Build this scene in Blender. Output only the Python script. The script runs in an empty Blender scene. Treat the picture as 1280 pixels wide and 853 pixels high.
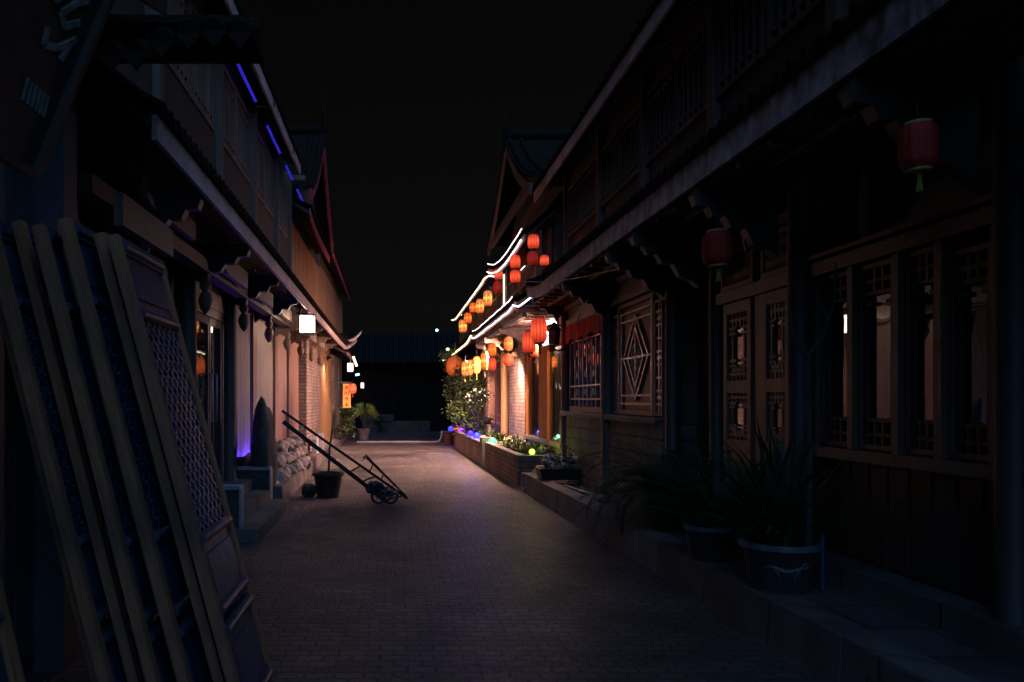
import bpy, math, random
from mathutils import Vector, Matrix, noise
random.seed(7)
PI = math.pi
scene = bpy.context.scene
COL = scene.collection
R = random.uniform

# ---------------------------------------------------------------- mesh builder
class MB:
    def __init__(s): s.v = []; s.f = []; s.sm = []
    def add(s, vs, fs, smooth=False):
        n = len(s.v); s.v += [Vector(p) for p in vs]
        for f in fs: s.f.append([i + n for i in f]); s.sm.append(smooth)
    def box(s, x0, x1, y0, y1, z0, z1):
        if x0 > x1: x0, x1 = x1, x0
        if y0 > y1: y0, y1 = y1, y0
        if z0 > z1: z0, z1 = z1, z0
        vs = [(x, y, z) for z in (z0, z1) for y in (y0, y1) for x in (x0, x1)]
        s.add(vs, [(0, 2, 3, 1), (4, 5, 7, 6), (0, 1, 5, 4), (2, 6, 7, 3), (0, 4, 6, 2), (1, 3, 7, 5)])
    def beam(s, a, b, w, h, up=(0, 0, 1)):
        a = Vector(a); b = Vector(b); d = (b - a).normalized(); up = Vector(up)
        sx = d.cross(up)
        if sx.length < 1e-4: sx = d.cross(Vector((1, 0, 0)))
        sx.normalize(); sz = sx.cross(d).normalized()
        vs = []
        for p in (a, b):
            for i, j in ((-1, -1), (1, -1), (1, 1), (-1, 1)): vs.append(p + sx * i * w / 2 + sz * j * h / 2)
        s.add(vs, [(3, 2, 1, 0), (4, 5, 6, 7), (0, 1, 5, 4), (1, 2, 6, 5), (2, 3, 7, 6), (3, 0, 4, 7)])
    def tube(s, pts, r, n=8, cap=True):
        pts = [Vector(p) for p in pts]
        rs = r if isinstance(r, (list, tuple)) else [r] * len(pts)
        vs = []; fs = []
        ref = None
        for i, p in enumerate(pts):
            d = (pts[min(i + 1, len(pts) - 1)] - pts[max(i - 1, 0)]).normalized()
            if ref is None:
                ref = d.cross(Vector((0, 0, 1)))
                if ref.length < 1e-3: ref = d.cross(Vector((1, 0, 0)))
            ref = (ref - d * ref.dot(d)).normalized(); q = d.cross(ref)
            for k in range(n):
                a = 2 * PI * k / n
                vs.append(p + (ref * math.cos(a) + q * math.sin(a)) * rs[i])
        for i in range(len(pts) - 1):
            for k in range(n):
                k2 = (k + 1) % n
                fs.append((i * n + k, i * n + k2, (i + 1) * n + k2, (i + 1) * n + k))
        s.add(vs, fs, True)
        if cap:
            s.add(vs[:n][::-1], [tuple(range(n))]); s.add(vs[-n:], [tuple(range(n))])
    def lathe(s, prof, c=(0, 0, 0), n=20, rib=0, ribamp=0.0, smooth=True):
        c = Vector(c); vs = []; fs = []
        for (r, z) in prof:
            for k in range(n):
                a = 2 * PI * k / n
                rr = r * (1 - ribamp * (0.5 - 0.5 * math.cos(a * rib))) if rib else r
                vs.append(c + Vector((rr * math.cos(a), rr * math.sin(a), z)))
        for i in range(len(prof) - 1):
            for k in range(n):
                k2 = (k + 1) % n
                fs.append((i * n + k, i * n + k2, (i + 1) * n + k2, (i + 1) * n + k))
        s.add(vs, fs, smooth)
        s.add(vs[:n][::-1], [tuple(range(n))]); s.add(vs[-n:], [tuple(range(n))])
    def prism(s, pts, off):          # polygon (3d points) extruded by vector off
        n = len(pts); off = Vector(off); a = [Vector(p) for p in pts]
        s.add(a + [p + off for p in a], [tuple(range(n))[::-1], tuple(range(n, 2 * n))] + [(i, (i + 1) % n, (i + 1) % n + n, i + n) for i in range(n)])
    def quad(s, a, b, c, d): s.add([a, b, c, d], [(0, 1, 2, 3)])
    def leaf(s, base, d, L, w, droop=0.3, nrm=None):
        d = Vector(d).normalized(); base = Vector(base)
        side = d.cross(nrm if nrm else Vector((R(-1, 1), R(-1, 1), R(0.2, 1)))).normalized()
        m = base + d * L * 0.5; t = base + d * L + Vector((0, 0, -droop * L))
        s.add([base, m + side * w / 2, t, m - side * w / 2], [(0, 1, 2, 3)])
    def rock(s, c, r, seed, sc=(1, 1, 1), n=2, amp=0.28):
        import bmesh
        bm = bmesh.new(); bmesh.ops.create_icosphere(bm, subdivisions=n, radius=1)
        o = Vector((seed * 3.1, seed * 1.7, seed * 5.3)); c = Vector(c)
        vs = []
        for v in bm.verts:
            k = 1 + amp * noise.noise(v.co * 1.3 + o) * 1.6 + 0.08 * noise.noise(v.co * 4 + o)
            vs.append(c + Vector((v.co.x * sc[0], v.co.y * sc[1], v.co.z * sc[2])) * k * r)
        fs = [tuple(v.index for v in f.verts) for f in bm.faces]; bm.free()
        s.add(vs, fs, n > 2)
    def build(s, name, mat, parent=None):
        o3 = Vector((0, 0, 0)); p = parent
        while p is not None: o3 += p.location; p = p.parent
        me = bpy.data.meshes.new(name)
        me.from_pydata([v - o3 for v in s.v], [], s.f)
        me.polygons.foreach_set('use_smooth', s.sm)
        me.materials.append(mat); me.update()
        o = bpy.data.objects.new(name, me); COL.objects.link(o)
        if parent: o.parent = parent
        return o

def tag(o, label=None, cat=None, group=None, kind=None):
    if label: o['label'] = label
    if cat: o['category'] = cat
    if group: o['group'] = group
    if kind: o['kind'] = kind
    return o
def empty(name, loc, label, cat, group=None):
    o = bpy.data.objects.new(name, None); o.empty_display_size = 0.2; COL.objects.link(o); o.location = loc
    return tag(o, label, cat, group)
def copy_tree(o, parent=None):
    c = o.copy(); COL.objects.link(c); c.parent = parent
    for ch in list(o.children): copy_tree(ch, c)
    return c
VX, VY, H = 495.0, 500.0, 1.45
def P(px, py, Y): return Vector(((px - VX) / 1000 * Y, Y, H - (py - VY) / 1000 * Y))

# ---------------------------------------------------------------- materials
def mat(name, col, rough=0.7, col2=None, scale=6, bump=0.15, stretch=(1, 1, 1), spec=0.4, bscale=None, metal=0, coat=0, detail=6):
    m = bpy.data.materials.new(name); m.use_nodes = True
    nt = m.node_tree; N = nt.nodes; L = nt.links; b = N['Principled BSDF']
    b.inputs['Roughness'].default_value = rough; b.inputs['Specular IOR Level'].default_value = spec
    b.inputs['Metallic'].default_value = metal; b.inputs['Coat Weight'].default_value = coat
    tc = N.new('ShaderNodeTexCoord'); mp = N.new('ShaderNodeMapping'); mp.inputs['Scale'].default_value = stretch
    L.new(tc.outputs['Object'], mp.inputs['Vector'])
    nz = N.new('ShaderNodeTexNoise'); nz.inputs['Scale'].default_value = scale; nz.inputs['Detail'].default_value = detail
    nz.inputs['Roughness'].default_value = 0.65
    L.new(mp.outputs[0], nz.inputs['Vector'])
    c2 = col2 if col2 else tuple(c * 0.55 for c in col)
    cr = N.new('ShaderNodeValToRGB'); cr.color_ramp.elements[0].position = 0.34; cr.color_ramp.elements[1].position = 0.68
    cr.color_ramp.elements[0].color = (*c2, 1); cr.color_ramp.elements[1].color = (*col, 1)
    L.new(nz.outputs['Fac'], cr.inputs['Fac']); L.new(cr.outputs[0], b.inputs['Base Color'])
    n2 = N.new('ShaderNodeTexNoise'); n2.inputs['Scale'].default_value = bscale or scale * 3; n2.inputs['Detail'].default_value = 4
    L.new(mp.outputs[0], n2.inputs['Vector'])
    bp = N.new('ShaderNodeBump'); bp.inputs['Strength'].default_value = bump; bp.inputs['Distance'].default_value = 0.02
    L.new(n2.outputs['Fac'], bp.inputs['Height']); L.new(bp.outputs[0], b.inputs['Normal'])
    mr = N.new('ShaderNodeMapRange'); mr.inputs['To Min'].default_value = max(0.05, rough - 0.12); mr.inputs['To Max'].default_value = min(1, rough + 0.12)
    L.new(nz.outputs['Fac'], mr.inputs['Value']); L.new(mr.outputs[0], b.inputs['Roughness'])
    return m
def brickmat(name, c1, c2, mortar, bw, bh, axis, rough=0.8, bump=0.5, msize=0.012, spec=0.3, grain=0.3, gscale=60, worn=0):
    m = bpy.data.materials.new(name); m.use_nodes = True
    nt = m.node_tree; N = nt.nodes; L = nt.links; b = N['Principled BSDF']
    b.inputs['Roughness'].default_value = rough; b.inputs['Specular IOR Level'].default_value = spec
    tc = N.new('ShaderNodeTexCoord'); sp = N.new('ShaderNodeSeparateXYZ'); cb = N.new('ShaderNodeCombineXYZ')
    L.new(tc.outputs['Object'], sp.inputs[0])
    if axis == 'wall':
        ad = N.new('ShaderNodeMath'); ad.operation = 'ADD'; L.new(sp.outputs['X'], ad.inputs[0]); L.new(sp.outputs['Y'], ad.inputs[1])
        L.new(ad.outputs[0], cb.inputs['X']); L.new(sp.outputs['Z'], cb.inputs['Y'])
    else:
        L.new(sp.outputs['X'], cb.inputs['X']); L.new(sp.outputs['Y'], cb.inputs['Y'])
    wob = N.new('ShaderNodeTexNoise'); wob.inputs['Scale'].default_value = 3
    L.new(tc.outputs['Object'], wob.inputs['Vector'])
    mx = N.new('ShaderNodeMix'); mx.data_type = 'VECTOR'; mx.inputs['Factor'].default_value = 0.03
    L.new(cb.outputs[0], mx.inputs['A']); L.new(wob.outputs['Color'], mx.inputs['B'])
    bk = N.new('ShaderNodeTexBrick'); bk.inputs['Scale'].default_value = 1; bk.inputs['Brick Width'].default_value = bw
    bk.inputs['Row Height'].default_value = bh; bk.inputs['Mortar Size'].default_value = msize; bk.inputs['Mortar Smooth'].default_value = 0.4
    bk.inputs['Color1'].default_value = (*c1, 1); bk.inputs['Color2'].default_value = (*c2, 1); bk.inputs['Mortar'].default_value = (*mortar, 1)
    L.new(mx.outputs['Result'], bk.inputs['Vector'])
    nz = N.new('ShaderNodeTexNoise'); nz.inputs['Scale'].default_value = 2.2; nz.inputs['Detail'].default_value = 7
    L.new(tc.outputs['Object'], nz.inputs['Vector'])
    mr = N.new('ShaderNodeMapRange'); mr.inputs['From Min'].default_value = 0.3; mr.inputs['From Max'].default_value = 0.7
    mr.inputs['To Min'].default_value = 0.55; mr.inputs['To Max'].default_value = 1.15
    L.new(nz.outputs['Fac'], mr.inputs['Value'])
    ml = N.new('ShaderNodeMix'); ml.data_type = 'RGBA'; ml.blend_type = 'MULTIPLY'; ml.inputs['Factor'].default_value = 1
    L.new(bk.outputs['Color'], ml.inputs['A']); L.new(mr.outputs[0], ml.inputs['B']); L.new(ml.outputs['Result'], b.inputs['Base Color'])
    if worn:                                   # stains, filled patches and damp polish
        st = N.new('ShaderNodeTexNoise'); st.inputs['Scale'].default_value = 0.55; st.inputs['Detail'].default_value = 9; st.inputs['Roughness'].default_value = 0.7; st.inputs['Distortion'].default_value = 0.6
        L.new(tc.outputs['Object'], st.inputs['Vector'])
        r2 = N.new('ShaderNodeMapRange'); r2.inputs['From Min'].default_value = 0.36; r2.inputs['From Max'].default_value = 0.62; r2.inputs['To Min'].default_value = 0.45; r2.inputs['To Max'].default_value = 1.15
        L.new(st.outputs['Fac'], r2.inputs['Value'])
        m2 = N.new('ShaderNodeMix'); m2.data_type = 'RGBA'; m2.blend_type = 'MULTIPLY'; m2.inputs['Factor'].default_value = 1
        L.new(ml.outputs['Result'], m2.inputs['A']); L.new(r2.outputs[0], m2.inputs['B']); L.new(m2.outputs['Result'], b.inputs['Base Color'])
        gv = N.new('ShaderNodeTexNoise'); gv.inputs['Scale'].default_value = 45; gv.inputs['Detail'].default_value = 3; L.new(tc.outputs['Object'], gv.inputs['Vector'])
        r3 = N.new('ShaderNodeMapRange'); r3.inputs['From Min'].default_value = 0.50; r3.inputs['From Max'].default_value = 0.68; r3.inputs['To Min'].default_value = rough; r3.inputs['To Max'].default_value = 0.22
        L.new(gv.outputs['Fac'], r3.inputs['Value']); L.new(r3.outputs[0], b.inputs['Roughness'])
    gr = N.new('ShaderNodeTexNoise'); gr.inputs['Scale'].default_value = gscale; gr.inputs['Detail'].default_value = 5; gr.inputs['Roughness'].default_value = 0.75
    L.new(tc.outputs['Object'], gr.inputs['Vector'])
    iv = N.new('ShaderNodeMath'); iv.operation = 'MULTIPLY_ADD'; iv.inputs[1].default_value = -1.0
    L.new(bk.outputs['Fac'], iv.inputs[0])
    g2 = N.new('ShaderNodeMath'); g2.operation = 'MULTIPLY'; g2.inputs[1].default_value = grain; L.new(gr.outputs['Fac'], g2.inputs[0]); L.new(g2.outputs[0], iv.inputs[2])
    bp = N.new('ShaderNodeBump'); bp.inputs['Strength'].default_value = bump; bp.inputs['Distance'].default_value = 0.022 if worn else 0.012
    L.new(iv.outputs[0], bp.inputs['Height']); L.new(bp.outputs[0], b.inputs['Normal'])
    return m
def emis(name, col, s, grad=False, ribs=0):
    m = bpy.data.materials.new(name); m.use_nodes = True
    nt = m.node_tree; N = nt.nodes; L = nt.links; b = N['Principled BSDF']
    b.inputs['Base Color'].default_value = (*[c * 0.6 for c in col], 1); b.inputs['Roughness'].default_value = 0.6
    b.inputs['Emission Color'].default_value = (*col, 1); b.inputs['Emission Strength'].default_value = s
    if grad:                                   # paper glows most round its bulb
        tc = N.new('ShaderNodeTexCoord'); sp = N.new('ShaderNodeSeparateXYZ'); L.new(tc.outputs['Object'], sp.inputs[0])
        ab = N.new('ShaderNodeMath'); ab.operation = 'ABSOLUTE'; L.new(sp.outputs['Z'], ab.inputs[0])
        cr = N.new('ShaderNodeValToRGB'); cr.color_ramp.elements[0].position = 0.08; cr.color_ramp.elements[0].color = (*col, 1)
        cr.color_ramp.elements[1].position = 0.46; cr.color_ramp.elements[1].color = (col[0], col[1] * .38, col[2] * .4, 1)
        L.new(ab.outputs[0], cr.inputs['Fac']); L.new(cr.outputs[0], b.inputs['Emission Color'])
        mr = N.new('ShaderNodeMapRange'); mr.inputs['From Max'].default_value = 0.5; mr.inputs['To Min'].default_value = s * grad; mr.inputs['To Max'].default_value = s * 0.5
        L.new(ab.outputs[0], mr.inputs['Value'])
        nz = N.new('ShaderNodeTexNoise'); nz.inputs['Scale'].default_value = 5; L.new(tc.outputs['Object'], nz.inputs['Vector'])
        mu = N.new('ShaderNodeMath'); mu.operation = 'MULTIPLY'; L.new(mr.outputs[0], mu.inputs[0])
        ad = N.new('ShaderNodeMath'); ad.operation = 'ADD'; ad.inputs[1].default_value = 0.5; L.new(nz.outputs['Fac'], ad.inputs[0])
        at = N.new('ShaderNodeMath'); at.operation = 'ARCTAN2'; L.new(sp.outputs['Y'], at.inputs[0]); L.new(sp.outputs['X'], at.inputs[1])
        mk = N.new('ShaderNodeMath'); mk.operation = 'MULTIPLY'; mk.inputs[1].default_value = 12; L.new(at.outputs[0], mk.inputs[0])
        co_ = N.new('ShaderNodeMath'); co_.operation = 'COSINE'; L.new(mk.outputs[0], co_.inputs[0])
        rb = N.new('ShaderNodeMapRange'); rb.inputs['From Min'].default_value = -1; rb.inputs['From Max'].default_value = -.3; rb.inputs['To Min'].default_value = .45; rb.inputs['To Max'].default_value = 1.05
        L.new(co_.outputs[0], rb.inputs['Value']); m3 = N.new('ShaderNodeMath'); m3.operation = 'MULTIPLY'; L.new(ad.outputs[0], m3.inputs[0]); L.new(rb.outputs[0], m3.inputs[1]); L.new(m3.outputs[0], mu.inputs[1])
        L.new(mu.outputs[0], b.inputs['Emission Strength'])
    return m
def glassmat(name, tint, ior=1.6, clear=0.0, rough=0.02):
    m = bpy.data.materials.new(name); m.use_nodes = True
    nt = m.node_tree; N = nt.nodes; L = nt.links; out = N['Material Output']; b = N['Principled BSDF']
    tc = N.new('ShaderNodeTexCoord'); nz = N.new('ShaderNodeTexNoise'); nz.inputs['Scale'].default_value = 1.6
    L.new(tc.outputs['Object'], nz.inputs['Vector'])
    bp = N.new('ShaderNodeBump'); bp.inputs['Strength'].default_value = 0.12; bp.inputs['Distance'].default_value = 0.03
    L.new(nz.outputs['Fac'], bp.inputs['Height'])
    if clear:
        gl = N.new('ShaderNodeBsdfGlossy'); gl.inputs['Roughness'].default_value = rough; tr = N.new('ShaderNodeBsdfTransparent'); tr.inputs[0].default_value = (*tint, 1)
        fr = N.new('ShaderNodeFresnel'); fr.inputs['IOR'].default_value = ior; mx = N.new('ShaderNodeMixShader')
        L.new(fr.outputs[0], mx.inputs[0]); L.new(tr.outputs[0], mx.inputs[1]); L.new(gl.outputs[0], mx.inputs[2]); L.new(mx.outputs[0], out.inputs[0])
        L.new(bp.outputs[0], gl.inputs['Normal'])
    else:
        b.inputs['Base Color'].default_value = (*tint, 1); b.inputs['Roughness'].default_value = rough; b.inputs['IOR'].default_value = ior
        L.new(bp.outputs[0], b.inputs['Normal'])
    return m

M = {}
M['wood_dark'] = mat('wood_dark', (0.060, 0.040, 0.032), 0.55, scale=5, stretch=(1, 1, 0.15), bump=0.3)
M['wood_mid'] = mat('wood_mid', (0.16, 0.095, 0.065), 0.5, scale=5, stretch=(1, 1, 0.12), bump=0.3)
M['wood_red'] = mat('wood_red', (0.28, 0.14, 0.095), 0.5, col2=(0.12, 0.06, 0.045), scale=4, stretch=(1, 1, 0.12), bump=0.3)
M['wood_orange'] = mat('wood_orange', (0.46, 0.17, 0.05), 0.85, col2=(0.28, 0.10, 0.03), scale=4, stretch=(1, 1, 0.1), bump=0.2, spec=0.1)
M['wood_brown'] = mat('wood_brown', (0.34, 0.17, 0.08), 0.7, col2=(0.17, 0.08, 0.04), scale=4, stretch=(1, 1, 0.1), bump=0.3)
M['wood_yellow'] = mat('wood_yellow', (0.30, 0.17, 0.07), 0.6, col2=(0.15, 0.08, 0.035), scale=3, stretch=(2, 2, 0.15), bump=0.3)
M['shutter'] = mat('shutter', (0.25, 0.21, 0.19), 0.5, col2=(0.13, 0.10, 0.09), scale=5, stretch=(3, 3, 0.12), bump=0.3)
M['lining'] = mat('lining', (0.30, 0.20, 0.14), 0.7, col2=(0.10, 0.06, 0.045), scale=7, bump=0.4)
M['fascia'] = mat('fascia', (0.62, 0.46, 0.43), 0.6, col2=(0.34, 0.24, 0.22), scale=3.5, stretch=(1, 0.8, 1), bump=0.4, bscale=18)
M['fascia_worn'] = mat('fascia_worn', (0.66, 0.48, 0.45), 0.6, col2=(0.16, 0.10, 0.09), scale=4.5, stretch=(1, 1.6, 1), bump=0.4)
M['fascia_red'] = mat('fascia_red', (0.45, 0.07, 0.08), 0.55, col2=(0.25, 0.04, 0.06), scale=4, bump=0.3)
M['tile'] = mat('tile', (0.020, 0.014, 0.010), 0.9, col2=(0.009, 0.007, 0.005), scale=9, bump=0.5, spec=0.05)
M['plaster'] = mat('plaster', (0.62, 0.56, 0.52), 0.8, col2=(0.45, 0.38, 0.35), scale=3, bump=0.25)
M['bluewall'] = mat('bluewall', (0.055, 0.058, 0.066), 0.6, scale=3, bump=0.3)
M['brick'] = brickmat('brick', (0.34, 0.24, 0.20), (0.24, 0.17, 0.15), (0.14, 0.11, 0.10), 0.26, 0.075, 'wall', bump=0.7)
M['stone'] = brickmat('stone', (0.20, 0.15, 0.125), (0.14, 0.105, 0.09), (0.06, 0.05, 0.045), 0.42, 0.17, 'wall', bump=0.9, msize=0.014, grain=0.8, gscale=30)
M['planter'] = brickmat('planter', (0.24, 0.155, 0.12), (0.16, 0.10, 0.08), (0.08, 0.06, 0.05), 0.24, 0.085, 'wall', bump=0.8, grain=0.6)
M['paving'] = brickmat('paving', (0.22, 0.175, 0.16), (0.12, 0.097, 0.09), (0.065, 0.052, 0.048), 0.15, 0.09, 'floor', rough=0.62, bump=1.0, msize=0.010, spec=0.55, grain=5.5, gscale=24, worn=1)
M['kerb'] = brickmat('kerb', (0.17, 0.14, 0.125), (0.12, 0.10, 0.09), (0.05, 0.04, 0.035), 0.9, 0.6, 'wall', rough=0.7, bump=0.7, grain=0.8, gscale=40)
M['walk'] = brickmat('walk', (0.12, 0.105, 0.10), (0.085, 0.075, 0.07), (0.04, 0.035, 0.03), 0.6, 0.45, 'floor', rough=0.7, bump=0.7, grain=0.8, gscale=40)
M['soil'] = mat('soil', (0.05, 0.038, 0.03), 0.9, scale=14, bump=0.9)
M['earth'] = mat('earth', (0.09, 0.08, 0.07), 0.9, scale=3, bump=0.6)
M['rock'] = mat('rock', (0.42, 0.34, 0.30), 0.8, col2=(0.14, 0.11, 0.10), scale=6, bump=0.7)
M['slab'] = mat('slab', (0.085, 0.07, 0.06), 0.85, col2=(0.03, 0.027, 0.024), scale=7, bump=0.9)
M['pale'] = mat('pale', (0.36, 0.36, 0.38), 0.6, scale=6, bump=0.2)
M['black'] = mat('black', (0.022, 0.021, 0.022), 0.5, scale=8, bump=0.2)
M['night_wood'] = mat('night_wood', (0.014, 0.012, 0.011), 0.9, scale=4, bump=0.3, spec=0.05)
M['iron'] = mat('iron', (0.04, 0.038, 0.038), 0.35, scale=20, bump=0.2, metal=0.7)
M['steel'] = mat('steel', (0.30, 0.29, 0.32), 0.35, scale=15, bump=0.1, metal=0.6)
M['clay'] = mat('clay', (0.30, 0.24, 0.20), 0.7, scale=8, bump=0.3)
M['glaze'] = mat('glaze', (0.045, 0.040, 0.040), 0.3, scale=6, bump=0.2, coat=0.4)
M['glazerim'] = mat('glazerim', (0.16, 0.16, 0.17), 0.35, scale=6, bump=0.2)
M['leaf'] = mat('leaf', (0.09, 0.13, 0.04), 0.5, col2=(0.04, 0.075, 0.02), scale=3, bump=0.1)
M['leaf_dark'] = mat('leaf_dark', (0.035, 0.055, 0.022), 0.45, scale=3, bump=0.1)
M['leaf_bright'] = mat('leaf_bright', (0.34, 0.42, 0.07), 0.5, col2=(0.20, 0.26, 0.05), scale=3, bump=0.1)  # light from nearby lamps put into the leaf green
M['leaf_light'] = mat('leaf_light', (0.16, 0.22, 0.05), 0.5, col2=(0.08, 0.12, 0.03), scale=3, bump=0.1)
M['bark'] = mat('bark', (0.07, 0.05, 0.04), 0.9, scale=14, bump=0.8)
M['petal'] = mat('petal', (0.65, 0.60, 0.52), 0.6, scale=6, bump=0.1)
M['petal_red'] = mat('petal_red', (0.45, 0.04, 0.03), 0.6, scale=6, bump=0.1)
M['curtain'] = mat('curtain', (0.50, 0.46, 0.44), 0.8, col2=(0.30, 0.27, 0.26), scale=3, stretch=(2, 2, 0.2), bump=0.2)
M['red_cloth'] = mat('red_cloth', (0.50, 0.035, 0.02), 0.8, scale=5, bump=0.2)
M['door_edge'] = mat('door_edge', (0.34, 0.13, 0.05), 0.7, col2=(0.07, 0.032, 0.02), scale=7, stretch=(1, 1, 0.22), bump=0.4)
M['door_paint'] = mat('door_paint', (0.016, 0.034, 0.068), 0.5, scale=4, bump=0.3, spec=0.45)
M['sign_wood'] = mat('sign_wood', (0.05, 0.028, 0.02), 0.6, col2=(0.03, 0.018, 0.014), scale=2.5, bump=0.4)
M['sign_paint'] = mat('sign_paint', (0.26, 0.25, 0.22), 0.7, col2=(0.08, 0.08, 0.07), scale=12, bump=0.3)
M['glass_dark'] = glassmat('glass_dark', (0.010, 0.011, 0.014), 2.0)
M['glass_clear'] = glassmat('glass_clear', (0.92, 0.94, 0.95), 1.5, clear=1)
M['red_dead'] = mat('red_dead', (0.42, 0.016, 0.006), 0.7, scale=5, bump=0.2)
M['tassel_y'] = mat('tassel_y', (0.45, 0.36, 0.06), 0.8, scale=20, bump=0.3)
M['gold'] = mat('gold', (0.45, 0.30, 0.10), 0.5, scale=10, bump=0.1)
M['e_red'] = emis('paper_red_lit', (1.0, 0.105, 0.035), 0.85, grad=1.45)
M['e_reddim'] = emis('paper_red_dim', (1.0, 0.05, 0.02), 0.22, grad=1.1)
M['e_orange'] = emis('paper_orange_lit', (1.0, 0.22, 0.03), 1.1, grad=1.6)
M['e_yellow'] = emis('paper_yellow_lit', (1.0, 0.42, 0.08), 1.15, grad=1.7)
M['e_pumpkin'] = emis('paper_brown_glow', (1.0, 0.22, 0.03), 0.14, grad=1.2)
M['e_led'] = emis('led_white', (1.0, 0.82, 0.88), 2.6)
M['e_ledwarm'] = emis('led_warm', (1.0, 0.88, 0.55), 2.6)
M['e_blue'] = emis('led_blue', (0.05, 0.03, 1.0), 0.40)
M['e_lamp'] = emis('lamp_paper_white', (1.0, 0.70, 0.52), 22.0)
M['e_cyan'] = emis('led_cyan', (0.25, 0.75, 1.0), 6.0)
M['e_bulb'] = emis('bulb_white', (1.0, 0.60, 0.54), 1700.0)
M['e_soft'] = emis('bulb_soft', (1.0, 0.52, 0.50), 1100.0)
M['e_bulb2'] = emis('bulb_warm', (1.0, 0.56, 0.42), 7600.0)
M['e_sign'] = emis('sign_orange', (1.0, 0.36, 0.06), 0.30)

# ---------------------------------------------------------------- setting
g = MB(); g.box(-150, 150, -60, 240, -0.3, -0.02); tag(g.build('ground', M['earth']), kind='structure')
g = MB()
nx, ny = 1, 60
g.box(-2.4, 3.1, -6, 46, -0.019, 0.0)
tag(g.build('street', M['paving']), kind='structure')
g = MB(); g.box(-1.62, 2.1, 26.4, 27.3, 0.003, 0.02); tag(g.build('paving_strip', M['walk']), kind='structure')
# right pavement: kerb + walk, drifting in a little with distance
def xr(y): return 2.22 - (y - 4) * 0.021
g = MB()
for i in range(24):
    y0 = -4 + i * 0.8; y1 = y0 + 0.8
    if y0 > 13.0: break
    j = R(-0.006, 0.006)
    g.add([(xr(y0) + j, y0 + .004, 0), (xr(y0) + .22 + j, y0 + .004, 0), (xr(y1) + .22 + j, y1 - .004, 0), (xr(y1) + j, y1 - .004, 0),
           (xr(y0) + .012 + j, y0 + .004, .27 + j), (xr(y0) + .22 + j, y0 + .004, .27 + j), (xr(y1) + .22 + j, y1 - .004, .27 + j), (xr(y1) + .012 + j, y1 - .004, .27 + j)],
          [(3, 2, 1, 0), (4, 5, 6, 7), (0, 1, 5, 4), (1, 2, 6, 5), (2, 3, 7, 6), (3, 0, 4, 7)])
tag(g.build('kerb_right', M['kerb']), kind='structure')
g = MB(); g.box(2.23, 3.1, -4, 8.6, 0.0, 0.262); tag(g.build('pavement_right', M['walk']), kind='structure')
g = MB(); g.box(2.23, 2.75, 8.6, 13.0, 0.0, 0.20); tag(g.build('soil_bed', M['soil']), kind='structure')
# left pavement
def xl(y): return -1.52 - max(0, y - 10) * 0.022
g = MB(); g2 = MB()
for i in range(25):
    y0 = 10.9 + i * 0.8; y1 = y0 + 0.8
    if y0 > 29: break
    j = R(-0.008, 0.008); za = .27 - (i * .003)
    g.prism([(xl(y0) + j, y0 + .005, 0), (xl(y0) - .2, y0 + .005, 0), (xl(y0) - .2, y0 + .005, za), (xl(y0) - .02 + j, y0 + .005, za)], (xl(y1) - xl(y0), .79, 0))
g2.box(-2.6, -1.75, 10.4, 30, 0, .19)
tag(g.build('kerb_left', M['kerb']), kind='structure'); tag(g2.build('pavement_left', M['walk']), kind='structure')
g = MB()
g.box(-2.6, -1.40, 8.1, 10.6, 0, .14); g.box(-2.6, -1.63, 8.42, 10.40, .14, .28); g.box(-2.6, -1.86, 8.42, 10.40, .28, .42)
tag(g.build('entrance_steps', M['kerb']), 'low stone steps with three treads up to the glazed door on the left', 'steps')
for (y, x1, lab) in ((8.24, -1.60, 'near low stone cheek wall with pale cap beside the left steps'), (10.52, -1.655, 'far low stone cheek wall next to the upright slab of rock')):
    rt = empty('cheek_wall', (-1.9, y, .14), lab, 'low wall', 'cheek walls of the left steps')
    g = MB(); g.box(-2.3, x1, y - .07, y + .07, .142, .53); g.build('wall_body', M['slab'], rt)
    g = MB(); g.box(-2.31, x1 + .012, y - .085, y + .085, .532, .57); g.box(x1 + .001, x1 + .02, y - .085, y + .085, .145, .531); g.build('cap_stone', M['pale'], rt)
g = MB(); g.box(2.81, 3.4, -4, 8.0, .264, .40)
tag(g.build('plinth', M['kerb']), kind='structure')

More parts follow.
